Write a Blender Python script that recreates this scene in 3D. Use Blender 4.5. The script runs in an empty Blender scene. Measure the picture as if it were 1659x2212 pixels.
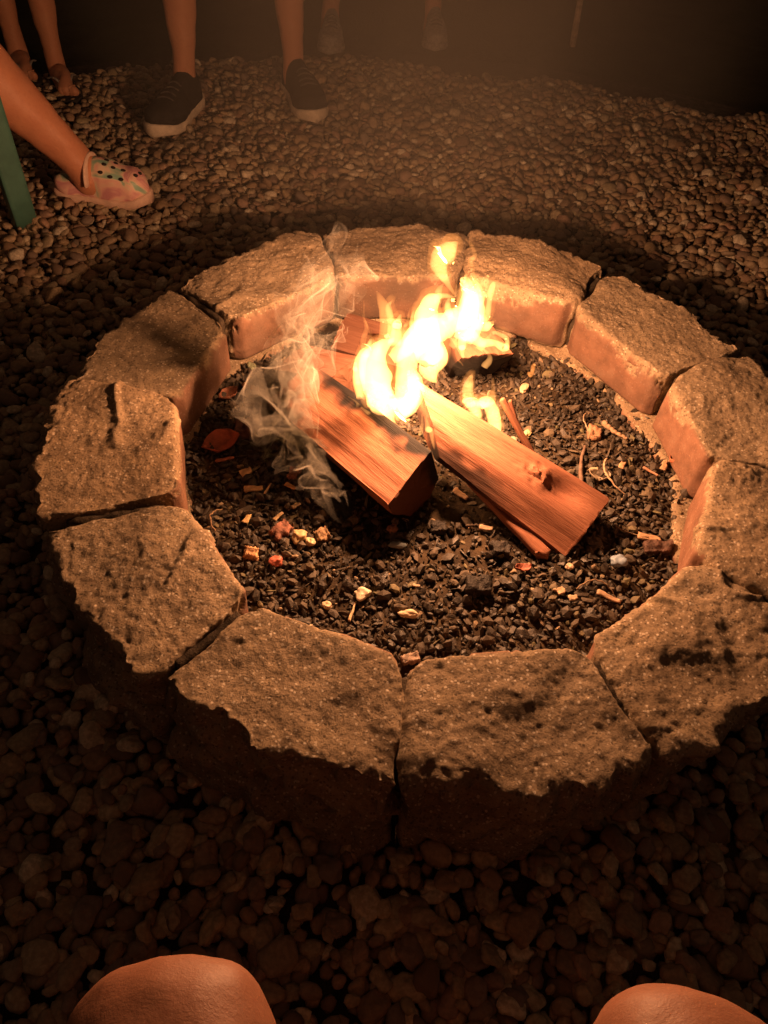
import bpy, math, random
import numpy as np
from mathutils import Vector, Matrix
sc = bpy.context.scene
col = sc.collection
# ------------------------------------------------------------------ camera
cam_d = bpy.data.cameras.new('camera'); cam = bpy.data.objects.new('camera', cam_d); col.objects.link(cam)
cam_d.sensor_fit = 'VERTICAL'; cam_d.sensor_height = 24.0; cam_d.lens = 24.0 * 1664 / 2212
cam_d.clip_start = 0.01; cam_d.clip_end = 200
_r = Vector((0.99640, 0.06406, 0.05560)); _u = Vector((-0.08482, 0.75252, 0.65308)); _d = Vector((0.0, 0.65545, -0.75524))
M3 = Matrix((_r, _u, -_d)).transposed()
cam.matrix_world = Matrix.Translation((-0.0738, -0.9123, 1.0218)) @ M3.to_4x4()
sc.camera = cam
# ------------------------------------------------------------------ world: night sky
world = bpy.data.worlds.new('World'); sc.world = world; world.use_nodes = True
wn = world.node_tree.nodes; wl = world.node_tree.links
for n in list(wn): wn.remove(n)
sky = wn.new('ShaderNodeTexSky'); sky.sky_type = 'NISHITA'; sky.sun_disc = False
sky.sun_elevation = math.radians(-4); sky.sun_rotation = math.radians(200)
b1 = wn.new('ShaderNodeBackground'); b1.inputs['Strength'].default_value = 0.004
b2 = wn.new('ShaderNodeBackground'); b2.inputs['Color'].default_value = (1.0, 0.50, 0.27, 1)
b2.inputs['Strength'].default_value = NIGHT_GLOW = 0.042
ad = wn.new('ShaderNodeAddShader'); wo = wn.new('ShaderNodeOutputWorld')
wl.new(sky.outputs[0], b1.inputs['Color']); wl.new(b1.outputs[0], ad.inputs[0]); wl.new(b2.outputs[0], ad.inputs[1]); wl.new(ad.outputs[0], wo.inputs['Surface'])
# ------------------------------------------------------------------ exposure, sampling
vs = sc.view_settings; vs.view_transform = 'Standard'; vs.look = 'None'; vs.exposure = 0.0; vs.gamma = 1.0; vs.use_curve_mapping = False
cy = sc.cycles
cy.use_denoising = True; cy.max_bounces = 6; cy.diffuse_bounces = 3; cy.glossy_bounces = 2; cy.transparent_max_bounces = 16; cy.volume_bounces = 0
cy.sample_clamp_indirect = 6.0; cy.caustics_reflective = False; cy.caustics_refractive = False
FIRE_COL = (1.0, 0.455, 0.205)
FIRE_W = 1.0
LIGHTS = [((-0.09, 0.018, 0.190), 2.0, .025), ((-0.03, 0.045, 0.285), 3.5, .03), ((0.025, 0.088, 0.365), 15.0, .025), ((-0.022, 0.062, 0.420), 19.0, .016)]
FLAME_E = {'w': 165.0, 'm': 80.0, 'd': 55.0, 'e': 110.0, 's': 18.0}

# ------------------------------------------------------------------ helpers
rng = np.random.default_rng(11)
def _hash(i, j, k, s):
    h = (i * 374761393 + j * 668265263 + k * 2147483647 + s * 144665) & 0xFFFFFFFF
    h = ((h ^ (h >> 13)) * 1274126177) & 0xFFFFFFFF
    h = ((h ^ (h >> 16)) * 2246822519) & 0xFFFFFFFF
    return ((h ^ (h >> 15)) & 0xFFFFFF) / float(0xFFFFFF) * 2 - 1
def vnoise(P, seed=0):
    P = np.asarray(P, float); I = np.floor(P).astype(np.int64); f = P - I; f = f * f * f * (f * (f * 6 - 15) + 10)
    out = np.zeros(len(P))
    for a in (0, 1):
        for b in (0, 1):
            for c in (0, 1):
                w = (f[:, 0] if a else 1 - f[:, 0]) * (f[:, 1] if b else 1 - f[:, 1]) * (f[:, 2] if c else 1 - f[:, 2])
                out += w * _hash(I[:, 0] + a, I[:, 1] + b, I[:, 2] + c, seed)
    return out
def fbm(P, seed=0, octv=3, gain=.5):
    P = np.asarray(P, float); o = np.zeros(len(P)); a = 1.0
    for k in range(octv):
        o += a * vnoise(P * (2.03 ** k) + 17.3 * k, seed + 31 * k); a *= gain
    return o
def sstep(a, b, x):
    t = np.clip((x - a) / (b - a), 0, 1); return t * t * (3 - 2 * t)
def mesh_np(name, V, faces, smooth=True, attrs=None):
    """V (n,3); faces (m,3) or (m,4) array, or list of such arrays"""
    if not isinstance(faces, list): faces = [faces]
    faces = [np.asarray(f, dtype=np.int32) for f in faces if len(f)]
    me = bpy.data.meshes.new(name)
    nl = sum(f.size for f in faces); nf = sum(len(f) for f in faces)
    me.vertices.add(len(V)); me.vertices.foreach_set('co', np.asarray(V, dtype=np.float32).ravel())
    me.loops.add(nl); me.polygons.add(nf)
    me.loops.foreach_set('vertex_index', np.concatenate([f.ravel() for f in faces]))
    tot = np.concatenate([np.full(len(f), f.shape[1], np.int32) for f in faces])
    st = np.concatenate([[0], np.cumsum(tot)[:-1]]).astype(np.int32)
    me.polygons.foreach_set('loop_start', st)
    me.polygons.foreach_set('use_smooth', np.full(nf, smooth, dtype=bool))
    for k, v in (attrs or {}).items():
        at = me.attributes.new(k, 'FLOAT', 'POINT'); at.data.foreach_set('value', np.asarray(v, np.float32))
    me.update(calc_edges=True)
    return me
def add(name, me, m, parent=None, loc=None, rot=None, scale=None):
    if m is not None and not me.materials: me.materials.append(m)
    o = bpy.data.objects.new(name, me); col.objects.link(o)
    if parent is not None: o.parent = parent
    if loc is not None: o.location = loc
    if rot is not None: o.rotation_euler = rot
    if scale is not None: o.scale = scale
    return o
def tag(o, label=None, cat=None, group=None, kind=None):
    if label: o['label'] = label
    if cat: o['category'] = cat
    if group: o['group'] = group
    if kind: o['kind'] = kind
    return o
def empty(name, loc, label, cat, group=None):
    o = bpy.data.objects.new(name, None); col.objects.link(o); o.location = loc; o.empty_display_size = .05
    return tag(o, label, cat, group)
def normals(V, faces):
    N = np.zeros_like(V)
    for f in (faces if isinstance(faces, list) else [faces]):
        f = np.asarray(f); n = np.cross(V[f[:, 2]] - V[f[:, 0]], V[f[:, -1]] - V[f[:, 1]] if f.shape[1] == 4 else V[f[:, 2]] - V[f[:, 1]])
        if f.shape[1] == 3: n = np.cross(V[f[:, 1]] - V[f[:, 0]], V[f[:, 2]] - V[f[:, 0]])
        for k in range(f.shape[1]): np.add.at(N, f[:, k], n)
    return N / (np.linalg.norm(N, axis=1, keepdims=True) + 1e-12)
def icosphere(sub):
    t = (1 + 5 ** .5) / 2
    V = [(-1, t, 0), (1, t, 0), (-1, -t, 0), (1, -t, 0), (0, -1, t), (0, 1, t), (0, -1, -t), (0, 1, -t), (t, 0, -1), (t, 0, 1), (-t, 0, -1), (-t, 0, 1)]
    V = [np.array(v) / np.linalg.norm(v) for v in V]
    Fc = [(0, 11, 5), (0, 5, 1), (0, 1, 7), (0, 7, 10), (0, 10, 11), (1, 5, 9), (5, 11, 4), (11, 10, 2), (10, 7, 6), (7, 1, 8), (3, 9, 4), (3, 4, 2), (3, 2, 6), (3, 6, 8), (3, 8, 9), (4, 9, 5), (2, 4, 11), (6, 2, 10), (8, 6, 7), (9, 8, 1)]
    for _ in range(sub):
        mid = {}; nf = []
        def m(a, b):
            k = (min(a, b), max(a, b))
            if k not in mid:
                v = V[a] + V[b]; V.append(v / np.linalg.norm(v)); mid[k] = len(V) - 1
            return mid[k]
        for a, b, c in Fc:
            ab, bc, ca = m(a, b), m(b, c), m(c, a); nf += [(a, ab, ca), (b, bc, ab), (c, ca, bc), (ab, bc, ca)]
        Fc = nf
    return np.array(V), np.array(Fc, dtype=np.int32)
ICO = [icosphere(k) for k in range(5)]
def box_grid(nu, nv, nw):
    """surface grid of a unit box [-1,1]^3, shared vertices"""
    idx = {}; P = []; Fq = []
    def vid(i, j, k):
        key = (i, j, k)
        if key not in idx:
            idx[key] = len(P); P.append((2 * i / nu - 1, 2 * j / nv - 1, 2 * k / nw - 1))
        return idx[key]
    for i in range(nu):
        for j in range(nv):
            Fq.append((vid(i, j, nw), vid(i + 1, j, nw), vid(i + 1, j + 1, nw), vid(i, j + 1, nw)))
            Fq.append((vid(i, j, 0), vid(i, j + 1, 0), vid(i + 1, j + 1, 0), vid(i + 1, j, 0)))
    for i in range(nu):
        for k in range(nw):
            Fq.append((vid(i, 0, k), vid(i + 1, 0, k), vid(i + 1, 0, k + 1), vid(i, 0, k + 1)))
            Fq.append((vid(i, nv, k), vid(i, nv, k + 1), vid(i + 1, nv, k + 1), vid(i + 1, nv, k)))
    for j in range(nv):
        for k in range(nw):
            Fq.append((vid(0, j, k), vid(0, j, k + 1), vid(0, j + 1, k + 1), vid(0, j + 1, k)))
            Fq.append((vid(nu, j, k), vid(nu, j + 1, k), vid(nu, j + 1, k + 1), vid(nu, j, k + 1)))
    return np.array(P), np.array(Fq, dtype=np.int32)
def rbox(P, h, rr):
    """round the edges of a box grid: P in [-1,1], half sizes h"""
    h = np.array(h); p = P * h; q = np.clip(p, -(h - rr), h - rr); dlt = p - q
    L = np.linalg.norm(dlt, axis=1, keepdims=True)
    return np.where(L > 1e-9, q + rr * dlt / np.maximum(L, 1e-9), p)
def catmull(pts, n):
    pts = np.asarray(pts, float); m = len(pts); E = np.vstack([2 * pts[0] - pts[1], pts, 2 * pts[-1] - pts[-2]])
    out = []
    for t in np.linspace(0, m - 1 - 1e-6, n):
        i = int(t); f = t - i; a, b, c, d = E[i:i + 4]
        out.append(.5 * ((2 * b) + (-a + c) * f + (2 * a - 5 * b + 4 * c - d) * f * f + (-a + 3 * b - 3 * c + d) * f ** 3))
    return np.array(out)
def loft(rings, cap=True):
    """rings (k,n,3) -> V, [quads, tris]"""
    k, n, _ = rings.shape; V = rings.reshape(-1, 3); q = []
    i = np.arange(n); j = (i + 1) % n
    for a in range(k - 1): q.append(np.stack([a * n + i, a * n + j, (a + 1) * n + j, (a + 1) * n + i], 1))
    q = np.concatenate(q); tr = np.zeros((0, 3), int)
    if cap:
        V = np.vstack([V, rings[0].mean(0), rings[-1].mean(0)]); c0 = k * n
        tr = np.concatenate([np.stack([j, i, np.full(n, c0)], 1), np.stack([(k - 1) * n + i, (k - 1) * n + j, np.full(n, c0 + 1)], 1)])
    return V, [q, tr]
def tube(path, rad, n=8, flat=1.0, up=(0, 0, 1), cap=True):
    """path (k,3), rad (k,) ; flat squashes along the second frame axis"""
    path = np.asarray(path, float); k = len(path); rad = np.broadcast_to(rad, (k,))
    T = np.gradient(path, axis=0); T /= np.linalg.norm(T, axis=1, keepdims=True) + 1e-12
    up = np.array(up, float); rings = []
    a0 = np.cross(T[0], up); a0 = a0 if np.linalg.norm(a0) > 1e-4 else np.cross(T[0], (1, 0, 0.1)); a = a0 / np.linalg.norm(a0)
    th = np.linspace(0, 2 * math.pi, n, endpoint=False)
    for i in range(k):
        a = a - T[i] * a.dot(T[i]); a /= np.linalg.norm(a); b = np.cross(T[i], a)
        rings.append(path[i] + rad[i] * (np.cos(th)[:, None] * a + flat * np.sin(th)[:, None] * b))
    return loft(np.array(rings), cap)
def join(parts):
    """[(V,[faces..])...] -> V, faces"""
    Vs, q, t, o = [], [], [], 0
    for V, fs in parts:
        for f in (fs if isinstance(fs, list) else [fs]):
            f = np.asarray(f)
            if len(f) == 0: continue
            (q if f.shape[1] == 4 else t).append(f + o)
        Vs.append(V); o += len(V)
    return np.vstack(Vs), [np.concatenate(x) for x in (q, t) if x]

# ------------------------------------------------------------------ materials
class NT:
    def __init__(self, name):
        self.m = bpy.data.materials.new(name); self.m.use_nodes = True; self.n = self.m.node_tree.nodes; self.l = self.m.node_tree.links
        self.n.clear(); self.out = self.n.new('ShaderNodeOutputMaterial')
    def __call__(self, t, **kw):
        nd = self.n.new('ShaderNode' + t)
        for k, v in kw.items():
            if k.startswith('i_'):
                key = k[2:]; key = int(key) if key.isdigit() else key.replace('_', ' ')
                s = nd.inputs[key]
                if isinstance(v, bpy.types.NodeSocket): self.l.new(v, s)
                else: s.default_value = v
            else: setattr(nd, k, v)
        return nd
    def math(self, op, a, b=0.5, c=None, clamp=False):
        nd = self.n.new('ShaderNodeMath'); nd.operation = op; nd.use_clamp = clamp
        for i, v in enumerate((a, b, c)):
            if v is None: continue
            if isinstance(v, bpy.types.NodeSocket): self.l.new(v, nd.inputs[i])
            else: nd.inputs[i].default_value = v
        return nd.outputs[0]
    def ramp(self, fac, stops, interp='LINEAR'):
        nd = self.n.new('ShaderNodeValToRGB'); r = nd.color_ramp; r.interpolation = interp
        while len(r.elements) < len(stops): r.elements.new(.5)
        for e, (p, c) in zip(r.elements, stops):
            e.position = p; e.color = (c if len(c) == 4 else tuple(c) + (1,)) if not isinstance(c, (int, float)) else (c, c, c, 1)
        self.l.new(fac, nd.inputs[0]); return nd.outputs[0]
    def mix(self, fac, a, b, blend='MIX'):
        nd = self.n.new('ShaderNodeMix'); nd.data_type = 'RGBA'; nd.blend_type = blend
        for i, v in ((0, fac), (6, a), (7, b)):
            if isinstance(v, bpy.types.NodeSocket): self.l.new(v, nd.inputs[i])
            else: nd.inputs[i].default_value = v if i == 0 else (tuple(v) + (1,) if len(v) == 3 else v)
        return nd.outputs[2]
    def noise(self, vec, scale, detail=4, rough=.55, dist=0.0):
        nd = self('TexNoise', i_Scale=scale, i_Detail=detail, i_Roughness=rough, i_Distortion=dist); self.l.new(vec, nd.inputs['Vector']); return nd.outputs[0]
    def mapping(self, vec, scale=(1, 1, 1), loc=(0, 0, 0)):
        nd = self('Mapping'); nd.inputs['Scale'].default_value = scale; nd.inputs['Location'].default_value = loc; self.l.new(vec, nd.inputs[0]); return nd.outputs[0]
    def coord(self, k='Object'): return self.n.new('ShaderNodeTexCoord').outputs[k]
    def attr(self, k):
        nd = self.n.new('ShaderNodeAttribute'); nd.attribute_name = k; return nd.outputs['Fac']
    def bump(self, h, strength=.5, dist=.002, prev=None):
        nd = self('Bump', i_Strength=strength, i_Distance=dist, i_Height=h)
        if prev is not None: self.l.new(prev, nd.inputs['Normal'])
        return nd.outputs[0]
    def bsdf(self, color, rough=.8, normal=None, spec=.5, sss=0.0, sss_r=(.01, .004, .002)):
        nd = self.n.new('ShaderNodeBsdfPrincipled')
        for k, v in (('Base Color', color), ('Roughness', rough), ('Specular IOR Level', spec)):
            if isinstance(v, bpy.types.NodeSocket): self.l.new(v, nd.inputs[k])
            else: nd.inputs[k].default_value = (tuple(v) + (1,)) if isinstance(v, tuple) else v
        if normal is not None: self.l.new(normal, nd.inputs['Normal'])
        if sss:
            nd.inputs['Subsurface Weight'].default_value = sss; nd.inputs['Subsurface Radius'].default_value = sss_r; nd.inputs['Subsurface Scale'].default_value = 1.0
        self.l.new(nd.outputs[0], self.out.inputs['Surface']); return self.m

def mat_stone():
    t = NT('wall_stone'); P = t.coord(); inn = t.attr('inner')
    big = t.noise(P, 9, 3); mid = t.noise(P, 46, 4, .6); fine = t.noise(P, 420, 3, .7)
    base = t.ramp(big, [(.25, (.25, .188, .128)), (.5, (.355, .275, .190)), (.75, (.45, .355, .252))])
    base = t.mix(t.math('MULTIPLY', t.ramp(mid, [(.34, 1.0), (.58, 0.0)]), .45), base, (.16, .118, .075))
    base = t.mix(t.math('MULTIPLY', t.ramp(t.noise(P, 24, 4, .65), [(.52, 0.0), (.70, 1.0)]), .45), base, (.50, .385, .245))
    vor = t('TexVoronoi', i_Scale=250.0); t.l.new(P, vor.inputs['Vector'])
    rndc = t('SeparateColor'); t.l.new(vor.outputs['Color'], rndc.inputs[0])
    edge = t.math('LESS_THAN', vor.outputs['Distance'], .46)
    light = t.math('MULTIPLY', t.math('GREATER_THAN', rndc.outputs[0], .86), edge)
    dark = t.math('MULTIPLY', t.math('LESS_THAN', rndc.outputs[0], .20), edge)
    c = t.mix(t.math('MULTIPLY', light, .75), base, (.66, .56, .43)); c = t.mix(t.math('MULTIPLY', dark, .65), c, (.085, .06, .04))
    c = t.mix(t.math('MULTIPLY', t.ramp(fine, [(.35, 1.0), (.5, 0.0)]), .5), c, (.12, .085, .055))
    oi = t.n.new('ShaderNodeObjectInfo').outputs['Random']; c = t.mix(1.0, c, t.ramp(oi, [(0, (.80, .78, .76)), (.5, (1.0, .98, .95)), (1, (1.10, 1.02, .94))]), 'MULTIPLY')
    salmon = t.ramp(t.noise(P, 30, 4, .6), [(.3, (.15, .078, .050)), (.55, (.235, .122, .080)), (.75, (.28, .165, .115))])
    salmon = t.mix(t.math('MULTIPLY', t.ramp(t.noise(P, 14, 3), [(.55, 0.0), (.72, 1.0)]), .6), salmon, (.17, .11, .08))
    salmon = t.mix(t.attr('soot_dim'), salmon, (.055, .036, .027)); c = t.mix(inn, c, salmon)
    c = t.mix(t.math('MULTIPLY', t.attr('soot_dim'), .45), c, (.10, .07, .05))  # scorch soot, deepened in colour to dim stones the fire overlights
    grain = t.math('SUBTRACT', 1.0, vor.outputs['Distance'])
    rough_n = t.noise(P, 150, 6, .78, .4)
    hgt = t.math('ADD', t.math('MULTIPLY', grain, .25), t.math('MULTIPLY', rough_n, 2.2))
    st = t.math('MULTIPLY_ADD', inn, -.4, .85)
    b = t('Bump', i_Distance=.0022); t.l.new(st, b.inputs['Strength']); t.l.new(hgt, b.inputs['Height'])
    spec = t.math('MULTIPLY_ADD', light, .5, .25)
    return t.bsdf(c, t.math('MULTIPLY_ADD', light, -.35, .85), b.outputs[0], spec)
PEB = [(0.0, (.15, .095, .065)), (.14, (.30, .205, .130)), (.28, (.47, .35, .215)), (.40, (.22, .155, .115)), (.54, (.55, .445, .29)), (.66, (.20, .16, .135)), (.78, (.40, .25, .175)), (.88, (.34, .29, .19)), (.95, (.66, .57, .43)), (1.0, (.70, .63, .50))]
def mat_pebble(attr=None, name='pebble'):
    t = NT(name)
    if attr: f = t.attr(attr)
    else: f = t.n.new('ShaderNodeObjectInfo').outputs['Random']
    P = t.coord('Object'); c = t.ramp(f, PEB)
    w = t.n.new('ShaderNodeNewGeometry').outputs['Position']
    n1 = t.noise(w, 160, 3); c = t.mix(t.math('MULTIPLY', t.ramp(n1, [(.42, 1.0), (.62, 0.0)]), .45), c, (.15, .105, .075))
    b = t.bump(t.noise(w, 500, 3), .35, .0008)
    return t.bsdf(c, .6, b, .35)
def mat_plain(name, color, rough=.7, var=.25, scale=80, bump=.3, dist=.001, spec=.4):
    t = NT(name); w = t.coord('Object')
    n = t.noise(w, scale, 4, .6); dk = tuple(v * (1 - var * 1.6) for v in color); lt = tuple(min(1, v * (1 + var)) for v in color)
    c = t.ramp(n, [(.3, dk), (.7, lt)])
    return t.bsdf(c, rough, t.bump(t.noise(w, scale * 4, 3), bump, dist), spec)
def mat_charcoal(attr=None, name='charcoal'):
    t = NT(name)
    f = t.attr(attr) if attr else t.n.new('ShaderNodeObjectInfo').outputs['Random']
    w = t.n.new('ShaderNodeNewGeometry').outputs['Position']
    c = t.ramp(f, [(0, (.017, .014, .011)), (.5, (.038, .029, .021)), (.72, (.070, .053, .037)), (.88, (.095, .070, .046)), (.94, (.13, .10, .06)), (.97, (.12, .11, .05)), (.99, (.26, .18, .11)), (1, (.40, .30, .19))])
    c = t.mix(t.math('MULTIPLY', t.ramp(t.noise(w, 240, 3), [(.4, 0.0), (.65, 1.0)]), .35), c, (.10, .075, .055))
    return t.bsdf(c, t.ramp(f, [(0, .42), (.7, .75), (1, .8)]), t.bump(t.noise(w, 420, 4, .65), .6, .0015), .5)
def mat_soil():
    t = NT('pit_soil'); w = t.n.new('ShaderNodeNewGeometry').outputs['Position']
    c = t.ramp(t.noise(w, 40, 5, .65), [(.3, (.020, .014, .010)), (.55, (.055, .036, .020)), (.75, (.105, .070, .036))])
    return t.bsdf(c, .9, t.bump(t.noise(w, 260, 5, .7), .8, .004), .25)
def mat_wood(name, tint=(1, 1, 1), char=None):
    t = NT(name); P = t.coord('Object')          # grain runs along local x
    g = t.noise(t.mapping(P, (7, 120, 120)), 4.0, 5, .62, .35); g2 = t.noise(t.mapping(P, (12, 380, 380)), 3.0, 3, .6); bl = t.noise(P, 16, 3)
    c = t.ramp(g, [(.25, (.19, .074, .044)), (.48, (.275, .115, .069)), (.64, (.32, .142, .086)), (.82, (.39, .190, .118))])
    c = t.mix(t.math('MULTIPLY', t.ramp(g2, [(.36, 1.0), (.52, 0.0)]), .30), c, (.16, .055, .030))
    c = t.mix(t.math('MULTIPLY', t.ramp(bl, [(.5, 0.0), (.75, 1.0)]), .4), c, (.27, .10, .062))
    if tint != (1, 1, 1): c = t.mix(1.0, c, tint, 'MULTIPLY')
    c = t.mix(t.math('MULTIPLY', t.attr('end_shade'), .8), c, (.085, .038, .022)); ch = t.attr('char'); c = t.mix(ch, c, (.010, .008, .0075))  # shade on the log ends is painted into the wood colour
    h = t.math('ADD', t.math('MULTIPLY', g, 1.0), t.math('MULTIPLY', g2, .5))
    b = t.bump(h, .6, .0016)
    return t.bsdf(c, .75, b, .2)
def mat_skin(name, color=(.48, .235, .145), spec=.3, rough=.5):
    t = NT(name); P = t.coord('Object')
    c = t.mix(t.math('MULTIPLY', t.ramp(t.noise(P, 22, 4), [(.4, 0.0), (.7, 1.0)]), .35), color, tuple(v * k for v, k in zip(color, (.86, .72, .68))))
    c = t.mix(t.math('MULTIPLY', t.ramp(t.noise(P, 130, 4, .7), [(.5, 0.0), (.72, 1.0)]), .35), c, tuple(v * k for v, k in zip(color, (.70, .52, .48))))
    b = t.bump(t.noise(t.mapping(P, (1, 1, 2.2)), 110, 5, .7), .35, .0016); b = t.bump(t.noise(P, 700, 3), .3, .0005, b)
    return t.bsdf(c, rough, b, spec, .12, (.012, .005, .003))
def mat_flame(k):
    t = NT('flame_' + k)
    e = t('Emission', i_Color=({'w': (1, .43, .115, 1), 'm': (1, .42, .11, 1), 'd': (1, .36, .085, 1), 'e': (1, .30, .06, 1), 's': (1, .33, .07, 1)}[k]), i_Strength=FLAME_E[k])
    t.l.new(e.outputs[0], t.out.inputs['Volume']); return t.m
def mat_smoke(name, dens, scale, warp, lo, hi, power=1.0, base=0.0, stretch=(1, 1, 1), color=(.92, .86, .78), aniso=.25, seed=0.0):
    t = NT(name); P = t.coord('Object')
    ln = t('VectorMath', operation='LENGTH'); t.l.new(P, ln.inputs[0])
    fall = t.ramp(ln.outputs['Value'], [(0, 1.0), (.35, .8), (.7, .28), (.97, 0.0)], 'EASE')
    W = t.coord('Object') if stretch == 'obj' else t.n.new('ShaderNodeNewGeometry').outputs['Position']
    if stretch == 'obj': stretch = (1, 1, 1)
    off = t('TexNoise', i_Scale=warp[0], i_Detail=2.0); t.l.new(W, off.inputs['Vector'])
    sub = t('VectorMath', operation='SUBTRACT'); t.l.new(off.outputs['Color'], sub.inputs[0]); sub.inputs[1].default_value = (.5, .5, .5)
    sc_ = t('VectorMath', operation='SCALE'); t.l.new(sub.outputs[0], sc_.inputs[0]); sc_.inputs['Scale'].default_value = warp[1]
    ad_ = t('VectorMath', operation='ADD'); t.l.new(W, ad_.inputs[0]); t.l.new(sc_.outputs[0], ad_.inputs[1])
    n = t.noise(t.mapping(ad_.outputs[0], stretch, (seed, seed * .7, 0)), scale, 3, .5)
    # ridges: 1-|2n-1|
    rd = t.math('SUBTRACT', 1.0, t.math('ABSOLUTE', t.math('MULTIPLY_ADD', n, 4.0, -2.0)))
    rd = t.ramp(rd, [(lo, 0.0), (hi, 1.0)])
    if power != 1.0: rd = t.math('POWER', rd, power)
    d = t.math('MULTIPLY', t.math('MULTIPLY', t.math('ADD', rd, base), fall), dens)
    v = t('VolumePrincipled', i_Color=tuple(color) + (1,), i_Anisotropy=aniso); t.l.new(d, v.inputs['Density']); v.inputs['Blackbody Intensity'].default_value = 0
    t.l.new(v.outputs[0], t.out.inputs['Volume']); return t.m
M_STONE = mat_stone(); M_PEB = mat_pebble(); M_PEBS = mat_pebble('rnd', 'pebble_field'); M_CH = mat_charcoal(); M_CHS = mat_charcoal('rnd', 'charcoal_field'); M_SOIL = mat_soil()
M_WOOD = mat_wood('split_wood'); M_SKIN = mat_skin('skin')

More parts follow.
